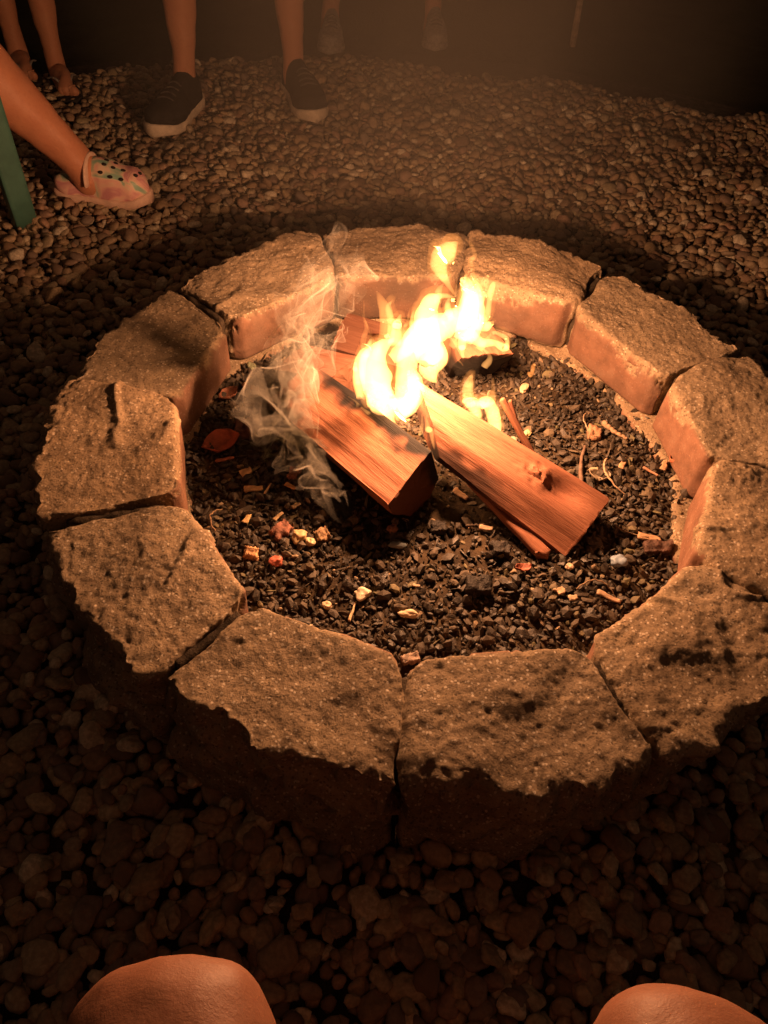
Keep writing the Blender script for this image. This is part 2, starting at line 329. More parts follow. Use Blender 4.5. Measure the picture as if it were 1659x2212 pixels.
# ------------------------------------------------------------------ measured layout (metres)
FLAME_DY = 0.0
SMOKE_D = 0.34
SHEET_D = (54.0, 20.0, 9.0)
FLAMES = [
    ('w', [(-0.0541, 0.023, 0.1481, 0.0015), (-0.0746, 0.0143, 0.1764, 0.006), (-0.0923, 0.0113, 0.2165, 0.0219), (-0.1028, 0.0096, 0.2561, 0.027), (-0.1059, 0.0093, 0.2917, 0.0208), (-0.0987, 0.011, 0.3126, 0.013), (-0.0843, 0.0143, 0.331, 0.0054), (-0.0802, 0.0158, 0.3402, 0.0013)]),
    ('w', [(-0.0651, 0.0194, 0.1769, 0.0038), (-0.0565, 0.0251, 0.1988, 0.0163), (-0.0501, 0.0299, 0.2282, 0.0183), (-0.0576, 0.0274, 0.2691, 0.0135), (-0.0559, 0.0299, 0.3001, 0.0154), (-0.0433, 0.0383, 0.3208, 0.0166), (-0.036, 0.0434, 0.3369, 0.011)]),
    ('w', [(-0.0826, 0.0193, 0.2994, 0.009), (-0.06, 0.032, 0.3152, 0.0173), (-0.0303, 0.05, 0.3269, 0.0208), (-0.0036, 0.068, 0.3352, 0.0195), (0.0227, 0.086, 0.3485, 0.0196), (0.0257, 0.09, 0.372, 0.0152), (0.0205, 0.0882, 0.39, 0.0082), (0.0149, 0.0855, 0.4004, 0.0014)]),
    ('w', [(-0.0283, 0.0525, 0.3057, 0.0212), (-0.0355, 0.0505, 0.3443, 0.0185), (-0.0353, 0.0521, 0.369, 0.0169), (-0.031, 0.0556, 0.3797, 0.0114), (-0.0191, 0.0637, 0.381, 0.0047), (-0.0041, 0.0736, 0.379, 0.0027), (0.0046, 0.0795, 0.3808, 0.001)]),
    ('w', [(0.0268, 0.0912, 0.2914, 0.0174), (0.0333, 0.0975, 0.318, 0.0201), (0.0307, 0.0977, 0.347, 0.0197), (0.0301, 0.0982, 0.371, 0.0166), (0.034, 0.0991, 0.3827, 0.0083), (0.037, 0.0998, 0.3904, 0.0014)]),
    ('w', [(0.0509, 0.1005, 0.3262, 0.0064), (0.058, 0.1018, 0.3311, 0.005), (0.0586, 0.1025, 0.3548, 0.0042), (0.0584, 0.103, 0.3731, 0.0049), (0.061, 0.1038, 0.3871, 0.0028)]),
    ('w', [(0.0332, 0.0982, 0.2984, 0.0116), (0.0574, 0.103, 0.2832, 0.0074), (0.0788, 0.1063, 0.2794, 0.0052), (0.0968, 0.1088, 0.2703, 0.0059), (0.0976, 0.1093, 0.2827, 0.0044), (0.0944, 0.1092, 0.2967, 0.0037), (0.083, 0.1074, 0.2986, 0.0036), (0.073, 0.1058, 0.297, 0.0029)]),
    ('w', [(0.038, 0.1007, 0.3162, 0.0101), (0.057, 0.1037, 0.3151, 0.0065), (0.0676, 0.1053, 0.3125, 0.0043), (0.0711, 0.106, 0.3175, 0.0014)]),
    ('w', [(-0.0295, 0.045, 0.3197, 0.0237), (-0.0195, 0.049, 0.283, 0.0214), (-0.0197, 0.0472, 0.2573, 0.0159), (-0.0118, 0.0508, 0.2366, 0.0052), (-0.0072, 0.0531, 0.2277, 0.0011)]),
    ('w', [(0.0248, 0.0887, 0.3062, 0.0086), (0.0262, 0.0878, 0.285, 0.0058), (0.0305, 0.0887, 0.264, 0.0015)]),
    ('w', [(-0.1245, 0.0075, 0.2276, 0.0087), (-0.1282, 0.0075, 0.2731, 0.0098), (-0.1238, 0.0082, 0.3079, 0.0082), (-0.1169, 0.0098, 0.3226, 0.0054), (-0.1146, 0.0104, 0.3307, 0.0014)]),
    ('w', [(-0.0794, 0.0233, 0.3222, 0.011), (-0.0785, 0.0249, 0.3484, 0.0081), (-0.077, 0.0265, 0.3635, 0.006), (-0.0739, 0.0289, 0.3747, 0.0013)]),
    ('w', [(-0.0664, 0.0132, 0.2003, 0.0221), (-0.0477, 0.024, 0.2104, 0.0162), (-0.0387, 0.03, 0.2322, 0.0131), (-0.0484, 0.026, 0.2622, 0.0114)]),
    ('m', [(0.0049, 0.077, 0.3785, 0.0014), (-0.0118, 0.068, 0.4044, 0.0047), (-0.0205, 0.0635, 0.4228, 0.0092), (-0.0274, 0.0599, 0.439, 0.0123), (-0.0258, 0.0621, 0.4528, 0.0154), (-0.0162, 0.0693, 0.4587, 0.0128), (-0.0077, 0.0756, 0.4622, 0.0058), (-0.0027, 0.0792, 0.4641, 0.0013)]),
    ('d', [(0.0326, 0.0966, 0.392, 0.001), (0.0261, 0.0959, 0.4087, 0.0034), (0.0201, 0.0952, 0.4221, 0.004), (0.0228, 0.0959, 0.4316, 0.0027), (0.0242, 0.0964, 0.4403, 0.0026), (0.0176, 0.0955, 0.4496, 0.002), (0.0074, 0.0905, 0.4565, 0.001)]),
    ('d', [(-0.1018, 0.0179, 0.3096, 0.0028), (-0.0989, 0.0188, 0.3319, 0.0061), (-0.0944, 0.0201, 0.3583, 0.0087), (-0.0983, 0.0195, 0.3819, 0.0085), (-0.1051, 0.0182, 0.3989, 0.0052), (-0.1107, 0.0171, 0.4096, 0.0013)]),
    ('d', [(-0.1107, 0.0162, 0.3243, 0.0014), (-0.1184, 0.0148, 0.3492, 0.0017), (-0.1247, 0.0136, 0.377, 0.0013), (-0.1279, 0.0131, 0.3925, 0.0007)]),
    ('d', [(-0.1054, 0.0121, 0.3069, 0.0083), (-0.105, 0.0124, 0.3253, 0.0061), (-0.1111, 0.0112, 0.342, 0.002), (-0.1155, 0.0104, 0.3527, 0.0007)]),
    ('m', [(0.0152, 0.0887, 0.3781, 0.0055), (0.0224, 0.0941, 0.3864, 0.0068), (0.0298, 0.0962, 0.392, 0.0041), (0.0376, 0.0976, 0.395, 0.001)]),
    ('m', [(0.0377, 0.0994, 0.367, 0.0056), (0.0439, 0.1008, 0.381, 0.0048), (0.0461, 0.1015, 0.3941, 0.001)]),
    ('m', [(-0.0152, 0.0637, 0.3453, 0.0028), (-0.0054, 0.0691, 0.3325, 0.0042), (0.003, 0.075, 0.3376, 0.0028), (0.0095, 0.0795, 0.3417, 0.001)]),
    ('w', [(0.0384, 0.05, 0.2034, 0.003), (0.0502, 0.05, 0.1948, 0.0113), (0.0633, 0.05, 0.1771, 0.0091), (0.0729, 0.05, 0.1545, 0.0012)]),
    ('w', [(0.0618, 0.05, 0.1981, 0.0045), (0.077, 0.05, 0.1978, 0.0113), (0.0924, 0.05, 0.1774, 0.0114), (0.1032, 0.05, 0.1538, 0.007), (0.1109, 0.05, 0.1313, 0.0012)]),
    ('w', [(0.0454, 0.05, 0.1962, 0.0045), (0.0617, 0.05, 0.199, 0.0053), (0.0801, 0.05, 0.2021, 0.0053), (0.0908, 0.05, 0.2053, 0.0022)]),
    ('m', [(0.0508, 0.05, 0.1958, 0.0098), (0.0445, 0.05, 0.2196, 0.0089), (0.0441, 0.05, 0.2434, 0.0051), (0.045, 0.05, 0.263, 0.0011)]),
    ('d', [(0.0838, 0.05, 0.2025, 0.0068), (0.0833, 0.05, 0.2239, 0.0052), (0.0811, 0.05, 0.2465, 0.0011)]),
    ('m', [(-0.0291, -0.02, 0.1853, 0.0015), (-0.0275, -0.02, 0.2004, 0.0036), (-0.0269, -0.02, 0.217, 0.0025), (-0.0285, -0.02, 0.2264, 0.0007)]),
    ('m', [(0.0005, -0.04, 0.1726, 0.0011), (-0.008, -0.04, 0.1918, 0.0036), (-0.0155, -0.04, 0.2155, 0.0043), (-0.021, -0.04, 0.2359, 0.0028), (-0.0235, -0.04, 0.2468, 0.0007)]),
    ('d', [(-0.0468, 0.0, 0.1664, 0.0015), (-0.0455, 0.0, 0.1868, 0.0022), (-0.0378, 0.0, 0.2006, 0.0018), (-0.0306, 0.0, 0.1945, 0.0007)]),
    ('e', [(0.1538, 0.16, 0.1814, 0.0008), (0.158, 0.16, 0.1889, 0.0032), (0.1615, 0.16, 0.1993, 0.0028), (0.1614, 0.16, 0.2073, 0.0006)]),
    ('m', [(-0.1235, -0.0, 0.2152, 0.0015), (-0.1123, 0.0021, 0.2049, 0.0029), (-0.0971, 0.005, 0.1893, 0.0052), (-0.0863, 0.0071, 0.1936, 0.0044)]),
    ('w', [(-0.0466, 0.04, 0.3174, 0.0069), (-0.0532, 0.0372, 0.3397, 0.0055), (-0.0573, 0.0356, 0.3567, 0.0034), (-0.0559, 0.0372, 0.3708, 0.0007)]),
    ('w', [(0.0026, 0.0725, 0.3409, 0.0063), (-0.0055, 0.0689, 0.363, 0.0048), (-0.0038, 0.0711, 0.3768, 0.0007)]),
    ('m', [(0.0438, 0.093, 0.3718, 0.0055), (0.0478, 0.0942, 0.3911, 0.0034), (0.05, 0.095, 0.407, 0.0007)]),
    ('m', [(-0.0219, 0.059, 0.376, 0.0054), (-0.0226, 0.0599, 0.3948, 0.004), (-0.0169, 0.0648, 0.4089, 0.0007)]),
    ('w', [(-0.1292, 0.01, 0.2529, 0.0057), (-0.1356, 0.01, 0.2792, 0.0042), (-0.1342, 0.01, 0.3037, 0.0007)]),
    ('m', [(-0.0878, 0.0186, 0.3291, 0.0054), (-0.0858, 0.0194, 0.3612, 0.006), (-0.0917, 0.0184, 0.3833, 0.0033), (-0.087, 0.0197, 0.4012, 0.0006)]),
    ('m', [(-0.0671, 0.028, 0.32, 0.0055), (-0.0676, 0.0288, 0.3443, 0.0041), (-0.0637, 0.032, 0.3626, 0.0027), (-0.0617, 0.034, 0.3787, 0.0007)]),
    ('w', [(0.0176, 0.086, 0.3857, 0.0055), (0.012, 0.0837, 0.402, 0.0034), (0.0168, 0.0878, 0.4114, 0.0007)]),
    ('d', [(-0.1171, 0.0121, 0.3056, 0.0034), (-0.1243, 0.0109, 0.3351, 0.0041), (-0.1212, 0.0117, 0.3591, 0.0027), (-0.128, 0.0104, 0.3851, 0.0007)]),
    ('d', [(0.0337, 0.0937, 0.24, 0.0011), (0.0213, 0.0883, 0.2661, 0.0022), (0.0154, 0.0865, 0.2893, 0.0022), (0.0162, 0.0883, 0.3056, 0.0014)]),
]
DEBRIS = [
    ('pebble', -0.2006, -0.1758, 0.0261, 0.026, 0.55, (0.52, 0.38, 0.2), 'ochre yellow wedge-shaped pebble touching a round cream pebble in the pit'),
    ('pebble', -0.181, -0.1846, 0.0183, 0.0183, 0.11, (0.66, 0.5, 0.3), 'round cream pebble touching the ochre wedge-shaped pebble'),
    ('chunk', -0.1659, -0.1655, 0.0221, 0.0216, 0.55, (0.4, 0.25, 0.14), 'cracked striped wood nub beside the round cream pebble'),
    ('chunk', -0.228, -0.1668, 0.0338, 0.0227, 0.87, (0.22, 0.09, 0.06), 'dull red-brown wood chunk beside the ochre pebble'),
    ('chunk', -0.2664, -0.2161, 0.0225, 0.019, -0.11, (0.6, 0.34, 0.17), 'small orange striped wood nub near the bright red pebble'),
    ('pebble', -0.2272, -0.2268, 0.0237, 0.0213, -0.11, (0.52, 0.15, 0.1), 'bright red angular pebble on the charcoal'),
    ('pebble', -0.094, -0.2651, 0.0259, 0.0219, 0.31, (0.7, 0.6, 0.44), 'large white pointed pebble above a pale splinter'),
    ('pebble', -0.1435, -0.2881, 0.0178, 0.0141, -0.31, (0.62, 0.5, 0.33), 'small cream pebble between the white pointed pebble and the wall'),
    ('pebble', -0.028, -0.2963, 0.0305, 0.0158, 0.04, (0.68, 0.54, 0.36), 'long flat oval cream pebble near the wall'),
    ('pebble', -0.0495, -0.1721, 0.03, 0.0145, 0.11, (0.24, 0.28, 0.29), 'flat blue-grey pebble in the shadow of the thick log'),
    ('pebble', -0.0578, -0.1386, 0.0196, 0.0196, 0.11, (0.28, 0.14, 0.09), 'brown pebble in the shadow of the thick log'),
    ('pebble', -0.1651, -0.328, 0.0116, 0.0092, 0.1, (0.62, 0.5, 0.36), 'tiny cream pebble tucked against the inner wall edge'),
    ('splinter', -0.1069, -0.294, 0.0359, 0.0047, 1.37, (0.62, 0.46, 0.28), 'pale forked splinter under the white pointed pebble'),
    ('chip', -0.2874, -0.0811, 0.0302, 0.0132, 0.21, (0.58, 0.38, 0.2), 'straight tan wood chip beside the smoke'),
    ('chip', -0.306, -0.0447, 0.0201, 0.0156, 0.6, (0.6, 0.4, 0.22), 'short blocky tan wood chip near the curled red leaf'),
    ('chip', -0.2858, -0.146, 0.0218, 0.0097, 1.33, (0.6, 0.42, 0.2), 'upright yellow-tan wood chip by the curved twig'),
    ('chip', -0.2385, -0.1359, 0.0224, 0.0069, 1.06, (0.62, 0.44, 0.24), 'slanting pale wood sliver above the red-brown chunk'),
    ('chip', -0.2279, -0.0752, 0.0202, 0.0087, -0.44, (0.6, 0.32, 0.14), 'bent orange wood chip under the smoke'),
    ('splinter', -0.2641, -0.0814, 0.0281, 0.0042, 1.33, (0.55, 0.38, 0.22), 'thin pale splinter between two tan chips'),
    ('chunk', -0.226, -0.0437, 0.0235, 0.0177, 1.31, (0.45, 0.2, 0.14), 'pink charred wood nub behind the smoke'),
    ('leaf', -0.3571, 0.0115, 0.0655, 0.0447, 0.5, (0.36, 0.1, 0.05), 'curled rust-red dry leaf by the inner wall'),
    ('leaf', -0.3714, 0.1395, 0.0442, 0.0258, 0.99, (0.3, 0.12, 0.07), 'folded red-brown dry leaf under the far wall'),
    ('chip', -0.336, 0.1661, 0.0302, 0.0114, -0.26, (0.35, 0.18, 0.1), 'dark tan wood strip beside the folded red-brown leaf'),
    ('chunk', -0.3192, 0.0542, 0.0391, 0.0405, 1.63, (0.16, 0.08, 0.06), 'long dark bark slab beside the curled red leaf'),
    ('pebble', -0.3439, 0.2201, 0.0195, 0.0188, -0.14, (0.3, 0.34, 0.22), 'greenish grey pebble at the foot of the far wall'),
    ('twig', -0.3289, -0.1527, 0.0458, 0.0022, 1.57, (0.34, 0.22, 0.13), 'thin bowed twig near the inner wall'),
    ('chunk', -0.0201, -0.3673, 0.0248, 0.0142, 0.39, (0.36, 0.26, 0.2), 'ashy burnt wood flake in the gap between two near wall stones'),
    ('pebble', 0.1697, 0.2259, 0.0318, 0.0207, 1.18, (0.56, 0.42, 0.27), 'round tan pebble beside the dark end of the rear log'),
    ('pebble', 0.1659, 0.099, 0.0189, 0.0167, 0.56, (0.58, 0.46, 0.26), 'small yellowish pebble beside the leaning red splint'),
    ('pebble', 0.1395, 0.0792, 0.0181, 0.0181, 0.12, (0.36, 0.29, 0.22), 'small grey-brown pebble beside the leaning red splint'),
    ('chunk', 0.2849, 0.1089, 0.0296, 0.021, 1.4, (0.4, 0.22, 0.13), 'terracotta coloured wood nub under a curly tendril'),
    ('twig', 0.2847, 0.1416, 0.0565, 0.0024, 1.29, (0.42, 0.29, 0.19), 'curly tendril above the terracotta nub'),
    ('stick', 0.3215, 0.1158, 0.0504, 0.0099, -0.73, (0.33, 0.22, 0.14), 'short tan stick beside the terracotta nub'),
    ('stick', 0.2613, 0.0324, 0.0995, 0.0089, 1.46, (0.17, 0.11, 0.08), 'dark straight stick pointing away beyond the leaning log'),
    ('leaf', 0.2827, 0.0054, 0.0248, 0.0337, 1.33, (0.28, 0.22, 0.15), 'grey-brown husk leaf beside the dark straight stick'),
    ('twig', 0.3112, 0.0076, 0.0823, 0.0039, -1.31, (0.45, 0.31, 0.2), 'long bowed pale twig beside the husk leaf'),
    ('chip', 0.3258, 0.0389, 0.0259, 0.01, 1.2, (0.52, 0.31, 0.18), 'small upright orange chip above the bowed pale twig'),
    ('chip', 0.3986, 0.0454, 0.0287, 0.0107, 1.12, (0.5, 0.33, 0.2), 'tan wood chip beside the cupped red leaf'),
    ('splinter', 0.3726, 0.0279, 0.0278, 0.0046, -0.66, (0.48, 0.26, 0.17), 'thin reddish splinter between two chips by the wall'),
    ('leaf', 0.4271, 0.0566, 0.0305, 0.0493, -1.15, (0.48, 0.17, 0.09), 'cupped red dry leaf against the inner wall'),
    ('chip', 0.3494, -0.1145, 0.0352, 0.0142, -0.24, (0.46, 0.29, 0.17), 'long tapered tan chip above the dark wood block'),
    ('chunk', 0.3595, -0.1331, 0.0433, 0.0211, 0.11, (0.11, 0.06, 0.045), 'dark charred wood block under the tapered tan chip'),
    ('pebble', 0.2924, -0.1704, 0.0262, 0.0248, 0.11, (0.26, 0.33, 0.42), 'smooth blue-grey round pebble beyond the leaning log'),
    ('pebble', 0.402, -0.147, 0.0222, 0.0136, 0.48, (0.22, 0.34, 0.32), 'teal pebble at the foot of the green sprout'),
    ('pebble', 0.2135, -0.1904, 0.0143, 0.0143, 0.11, (0.5, 0.37, 0.25), 'tan pebble under the lower end of the leaning log'),
    ('leaf', 0.1415, -0.2024, 0.0287, 0.0151, 0.41, (0.3, 0.09, 0.05), 'dark red dry leaf below the lower splint end'),
    ('chip', 0.1965, -0.2359, 0.0113, 0.016, -1.18, (0.6, 0.42, 0.27), 'small pale upright chip among the dark charcoal'),
    ('chip', 0.2145, -0.2449, 0.0146, 0.0097, 0.3, (0.56, 0.42, 0.28), 'small pale flat chip beside the upright pale chip'),
    ('chip', 0.2698, -0.2359, 0.0354, 0.0098, -0.39, (0.42, 0.28, 0.18), 'long thin wood shaving pointing at a wall stone'),
    ('twig', 0.2515, -0.2327, 0.0603, 0.0022, -0.16, (0.28, 0.19, 0.12), 'thin dark twig behind the long wood shaving'),
    ('stick', 0.0761, -0.1228, 0.0391, 0.0047, 0.22, (0.1, 0.07, 0.05), 'thin charred stick lying under the leaning log'),
    ('chip', 0.0869, -0.1311, 0.0216, 0.0096, -0.23, (0.48, 0.34, 0.22), 'pale shaving lying against the thin charred stick'),
    ('chip', 0.0484, -0.0566, 0.0259, 0.0119, -0.69, (0.6, 0.4, 0.26), 'ragged bright wood shred beside the thick log end'),
    ('chunk', 0.1081, -0.1722, 0.0274, 0.0236, 0.11, (0.022, 0.016, 0.013), 'black charcoal lump beside the lower splint'),
    ('chunk', 0.0139, -0.1287, 0.0235, 0.0228, 0.11, (0.02, 0.015, 0.012), 'black charcoal lump at the shadow edge of the thick log'),
    ('chunk', 0.0742, -0.2419, 0.0345, 0.0268, 0.1, (0.02, 0.015, 0.012), 'largest black charcoal lump near the wall'),
    ('splinter', 0.3252, -0.1086, 0.0493, 0.002, -0.37, (0.38, 0.27, 0.17), 'dry grass stem beyond the blue-grey round pebble'),
    ('splinter', 0.2282, -0.1193, 0.056, 0.0016, -1.53, (0.38, 0.27, 0.17), 'dry grass stem standing against the leaning log end'),
    ('splinter', -0.3449, 0.0336, 0.0498, 0.0028, 0.74, (0.4, 0.3, 0.2), 'dry grass stem lying over the long dark bark slab'),
    ('chip', -0.3456, -0.0225, 0.0304, 0.0065, 0.42, (0.42, 0.16, 0.1), 'thin red wood sliver under the curled red leaf'),
    ('chip', -0.2136, -0.1107, 0.0158, 0.0075, 0.78, (0.5, 0.36, 0.22), 'small tan flake between smoke and slanting sliver'),
    ('chip', -0.0169, -0.2438, 0.011, 0.005, -0.32, (0.5, 0.36, 0.24), 'tiny pale flake near the white pointed pebble'),
]

# ------------------------------------------------------------------ ground
def mat_ground():
    t = NT('dark_lawn'); w = t.n.new('ShaderNodeNewGeometry').outputs['Position']
    c = t.ramp(t.noise(w, 7, 5, .7), [(.3, (.022, .020, .010)), (.7, (.05, .043, .022))])
    return t.bsdf(c, .95, t.bump(t.noise(w, 90, 4, .7), 1.0, .02), .1)
gs = np.linspace(-1, 1, 81); gx = np.sign(gs) * np.abs(gs) ** 3 * 60
X, Y = np.meshgrid(gx, gx); rr_ = np.hypot(X, Y)
Z = -.03 + .02 * vnoise(np.stack([X.ravel() * 1.7, Y.ravel() * 1.7, 0 * X.ravel()], 1), 5).reshape(X.shape)
ii = np.arange(80); A_, B_ = np.meshgrid(ii, ii); b0 = (B_ * 81 + A_).ravel()
gm = mesh_np('ground', np.stack([X, Y, Z], -1).reshape(-1, 3), np.stack([b0, b0 + 1, b0 + 82, b0 + 81], 1))
tag(add('ground', gm, mat_ground()), kind='structure')
def disc(name, r, z, rings=24, seg=96, hfun=None):
    V = [(0, 0, z)]; q = []; tr = []
    for k in range(1, rings + 1):
        for s in range(seg):
            a = 2 * math.pi * s / seg; V.append((r * k / rings * math.cos(a), r * k / rings * math.sin(a), z))
    for s in range(seg): tr.append((0, 1 + s, 1 + (s + 1) % seg))
    for k in range(rings - 1):
        for s in range(seg):
            a = 1 + k * seg + s; b = 1 + k * seg + (s + 1) % seg; q.append((a, a + seg, b + seg, b))
    V = np.array(V, float)
    if hfun is not None: V[:, 2] += hfun(V)
    return mesh_np(name, V, [np.array(q), np.array(tr)])
def edge_r(x, y):
    a = np.arctan2(y, x); return 2.12 + .10 * vnoise(np.stack([np.cos(a) * 3, np.sin(a) * 3, 0 * a], 1), 8) + .05 * vnoise(np.stack([np.cos(a) * 14, np.sin(a) * 14, 0 * a], 1), 9)
M_SUB = mat_plain('gravel_subsoil', (.055, .040, .030), .95, .4, 60, .8, .006, .1)
bed = add('gravel_bed', disc('gravel_bed', 2.2, -.006), M_SUB); tag(bed, kind='structure')
CAMP = np.array((-0.0738, -0.9123, 1.0218)); RV, UV, DV = (np.array(v) for v in (_r, _u, _d))
def frame_uv(P):
    q = P - CAMP; z = q @ DV; return (q @ RV) / z * 1664 / 829.5, (q @ UV) / z * 1664 / 1106, z
# pebbles: jittered hexagonal packing in two layers
def scatter(sp, x0, x1, y0, y1, jit):
    xs = np.arange(x0, x1, sp); ys = np.arange(y0, y1, sp * .866); Xg, Yg = np.meshgrid(xs, ys)
    Xg = Xg + (np.arange(len(ys)) % 2)[:, None] * sp / 2
    P = np.stack([Xg.ravel(), Yg.ravel()], 1); return P + rng.normal(0, jit * sp, P.shape)
def pebble_shape(sub, s):
    V = ICO[sub][0].copy(); V = np.sign(V) * np.abs(V) ** rng.uniform(.82, 1.0)
    V *= (1 + .30 * fbm(V * 1.15 + s * 7.7, s, 2))[:, None]
    return V * np.array([1, rng.uniform(.60, .88), rng.uniform(.36, .56)])
def euler_mats(rx, ry, rz):
    cx, sx, cy_, sy, cz, sz = np.cos(rx), np.sin(rx), np.cos(ry), np.sin(ry), np.cos(rz), np.sin(rz)
    return np.stack([np.stack([cz * cy_, cz * sy * sx - sz * cx, cz * sy * cx + sz * sx], -1), np.stack([sz * cy_, sz * sy * sx + cz * cx, sz * sy * cx - cz * sx], -1), np.stack([-sy, cy_ * sx, cy_ * cx], -1)], 1)
pts = []
for lay, (sp, zz) in enumerate(((.0218, .002), (.0310, .013))):
    P = scatter(sp, -2.3, 2.3, -1.35, 2.35, .24); r = np.hypot(P[:, 0], P[:, 1])
    P = P[(r > .585) & (r < edge_r(P[:, 0], P[:, 1]) - .0 - lay * .04)]
    Q = np.column_stack([P, np.full(len(P), zz) + rng.normal(0, .0028, len(P)) + .012 * vnoise(np.column_stack([P * 4.5, 0 * P[:, 0]]), 77) + .006 * vnoise(np.column_stack([P * 11, 0 * P[:, 0]]), 78)])
    pts.append(Q)
G = np.vstack(pts)
u_, v_, z_ = frame_uv(G)
lim = 1.0 + .45 / np.maximum(z_, .3)
keep = (np.abs(u_) < lim) & (v_ > -1.5) & (v_ < 1.45) & (z_ > .05)
G = G[keep]; u_, v_, z_ = u_[keep], v_[keep], z_[keep]
size = np.clip(rng.lognormal(math.log(.0132), .31, len(G)), .0068, .0225)
rot3 = (rng.normal(0, .33, len(G)), rng.normal(0, .33, len(G)), rng.uniform(0, 6.28, len(G)))
rnd = rng.uniform(0, 1, len(G))
# the 300 that show largest and are in the frame become parts of their own
score = size / z_ * ((np.abs(u_) < .97) & (np.abs(v_) < .97)) * (G[:, 2] > .006) * (np.hypot(G[:, 0], G[:, 1]) > .61)
big = np.argsort(-score)[:300]; isbig = np.zeros(len(G), bool); isbig[big] = True
pv = [mesh_np('pebble', pebble_shape(2, 100 + k), ICO[2][1]) for k in range(20)]
for n_, i in enumerate(big):
    add('pebble', pv[n_ % 20], M_PEB, bed, G[i], (rot3[0][i], rot3[1][i], rot3[2][i]), (size[i],) * 3)
sm = np.where(~isbig)[0]; sh = np.array([pebble_shape(1, 300 + k) for k in range(40)]); Fi = ICO[1][1]; nv = sh.shape[1]
R_ = euler_mats(rot3[0][sm], rot3[1][sm], rot3[2][sm]); S_ = sh[rng.integers(0, 40, len(sm))] * size[sm][:, None, None]
VV = np.einsum('nij,nkj->nki', R_, S_) + G[sm][:, None, :]
FF = (Fi[None] + (np.arange(len(sm)) * nv)[:, None, None]).reshape(-1, 3)
tag(add('gravel', mesh_np('gravel', VV.reshape(-1, 3), FF, True, {'rnd': np.repeat(rnd[sm], nv)}), M_PEBS, bed), kind='stuff')

# ------------------------------------------------------------------ fire pit wall
pit = empty('fire_pit_wall', (0, 0, 0), 'round dry-stacked wall of rough tan concrete stones around the campfire', 'fire pit')
def stone_mesh(C4, z0, z1, seed, res, rough=1.0, rr=.009, bulge=.020, soot_dim=0.0):
    """C4: inner0, inner1, outer1, outer0 corners (x,y), theta increasing 0->1"""
    C4 = np.array(C4, float); Lu = np.linalg.norm(C4[2] - C4[3]); Lv = np.linalg.norm(C4[3] - C4[0]); Lw = z1 - z0
    nu, nv_, nw = max(6, int(Lu / res)), max(5, int(Lv / res)), max(4, int(Lw / res * .8))
    P, Fq = box_grid(nu, nv_, nw); h = np.array([Lu, Lv, Lw]) / 2; p = rbox(P, h, rr) / h
    # P: u tangential, v radial (-1 inner), w vertical
    u, v, w = (p[:, 0] + 1) / 2, (p[:, 1] + 1) / 2, (p[:, 2] + 1) / 2
    s = seed * 3.17
    cen = C4.mean(0)
    # wobbling side lines and split outer face
    u = u + (.5 - u) * .0
    xy = ((1 - u) * (1 - v))[:, None] * C4[0] + (u * (1 - v))[:, None] * C4[1] + (u * v)[:, None] * C4[2] + ((1 - u) * v)[:, None] * C4[3]
    V = np.column_stack([xy, z0 + w * Lw]); V[:, :2] += (bulge * v * (1 - (2 * u - 1) ** 2))[:, None] * cen / np.linalg.norm(cen)
    ic = sstep(.40, .5, np.abs(u - .5)) * sstep(.22, 0, v); V[:, :2] += (.012 * ic)[:, None] * cen / np.linalg.norm(cen)
    Q = V + np.array([s, -s * .7, s * .3])
    rad = cen / np.linalg.norm(cen)
    outm = sstep(.80, 1.0, v); top = sstep(.55, 1.0, w)
    jag = .012 * fbm(Q * np.array([26, 26, 14]), seed, 3, .6) + .010 * vnoise(Q * 11, seed + 3)
    V[:, :2] += (outm * rough * (jag + .004))[:, None] * rad
    tang = np.array([-rad[1], rad[0]]); sd = sstep(.42, .5, np.abs(u - .5)) * np.sign(u - .5)
    V[:, :2] += (sd * rough * (.005 * fbm(Q * 18, seed + 5, 2) - .001))[:, None] * tang
    # corners of the outer edge worn away
    cw = sstep(.36, .5, np.abs(u - .5)) * sstep(.75, 1.0, v)
    V[:, :2] -= (cw * rough * (.004 + .010 * vnoise(Q * 9, seed + 21)))[:, None] * rad
    V[:, 2] -= cw * top * .003
    N = normals(V, Fq)
    inner = sstep(.02, .004, v) * sstep(0.90, 0.82, w + .26 * fbm(Q * 22, seed + 7, 5, .62) + .02)
    lump = .0085 * fbm(Q * 8.5, seed + 9, 3, .40) - .0055 * np.clip(vnoise(Q * np.array([17, 17, 12]), seed + 11) - .30, 0, 1)
    ridge = -.005 * np.clip(1 - np.abs(vnoise(Q * np.array([10, 10, 10]), seed + 13)) * 9, 0, 1) * sstep(.1, .5, vnoise(Q * 6, seed + 14))
    grit = .0011 * vnoise(Q * 190, seed + 15) + .0009 * vnoise(Q * 95, seed + 16) - .0020 * np.clip(vnoise(Q * 120, seed + 17) - .5, 0, 1)
    edge = 1 + .9 * outm
    V = V + N * (rough * ((lump + ridge) * (1 - .75 * inner) + grit * edge * (1 - .8 * inner)) - .0025 * inner)[:, None]
    return mesh_np('stone', V, Fq, True, {'inner': inner, 'soot_dim': np.clip(soot_dim * (.75 + .5 * fbm(Q * 12, seed + 19, 3)), 0, 1)})
def pol(r, a): a = math.radians(a); return (r * math.cos(a), r * math.sin(a))
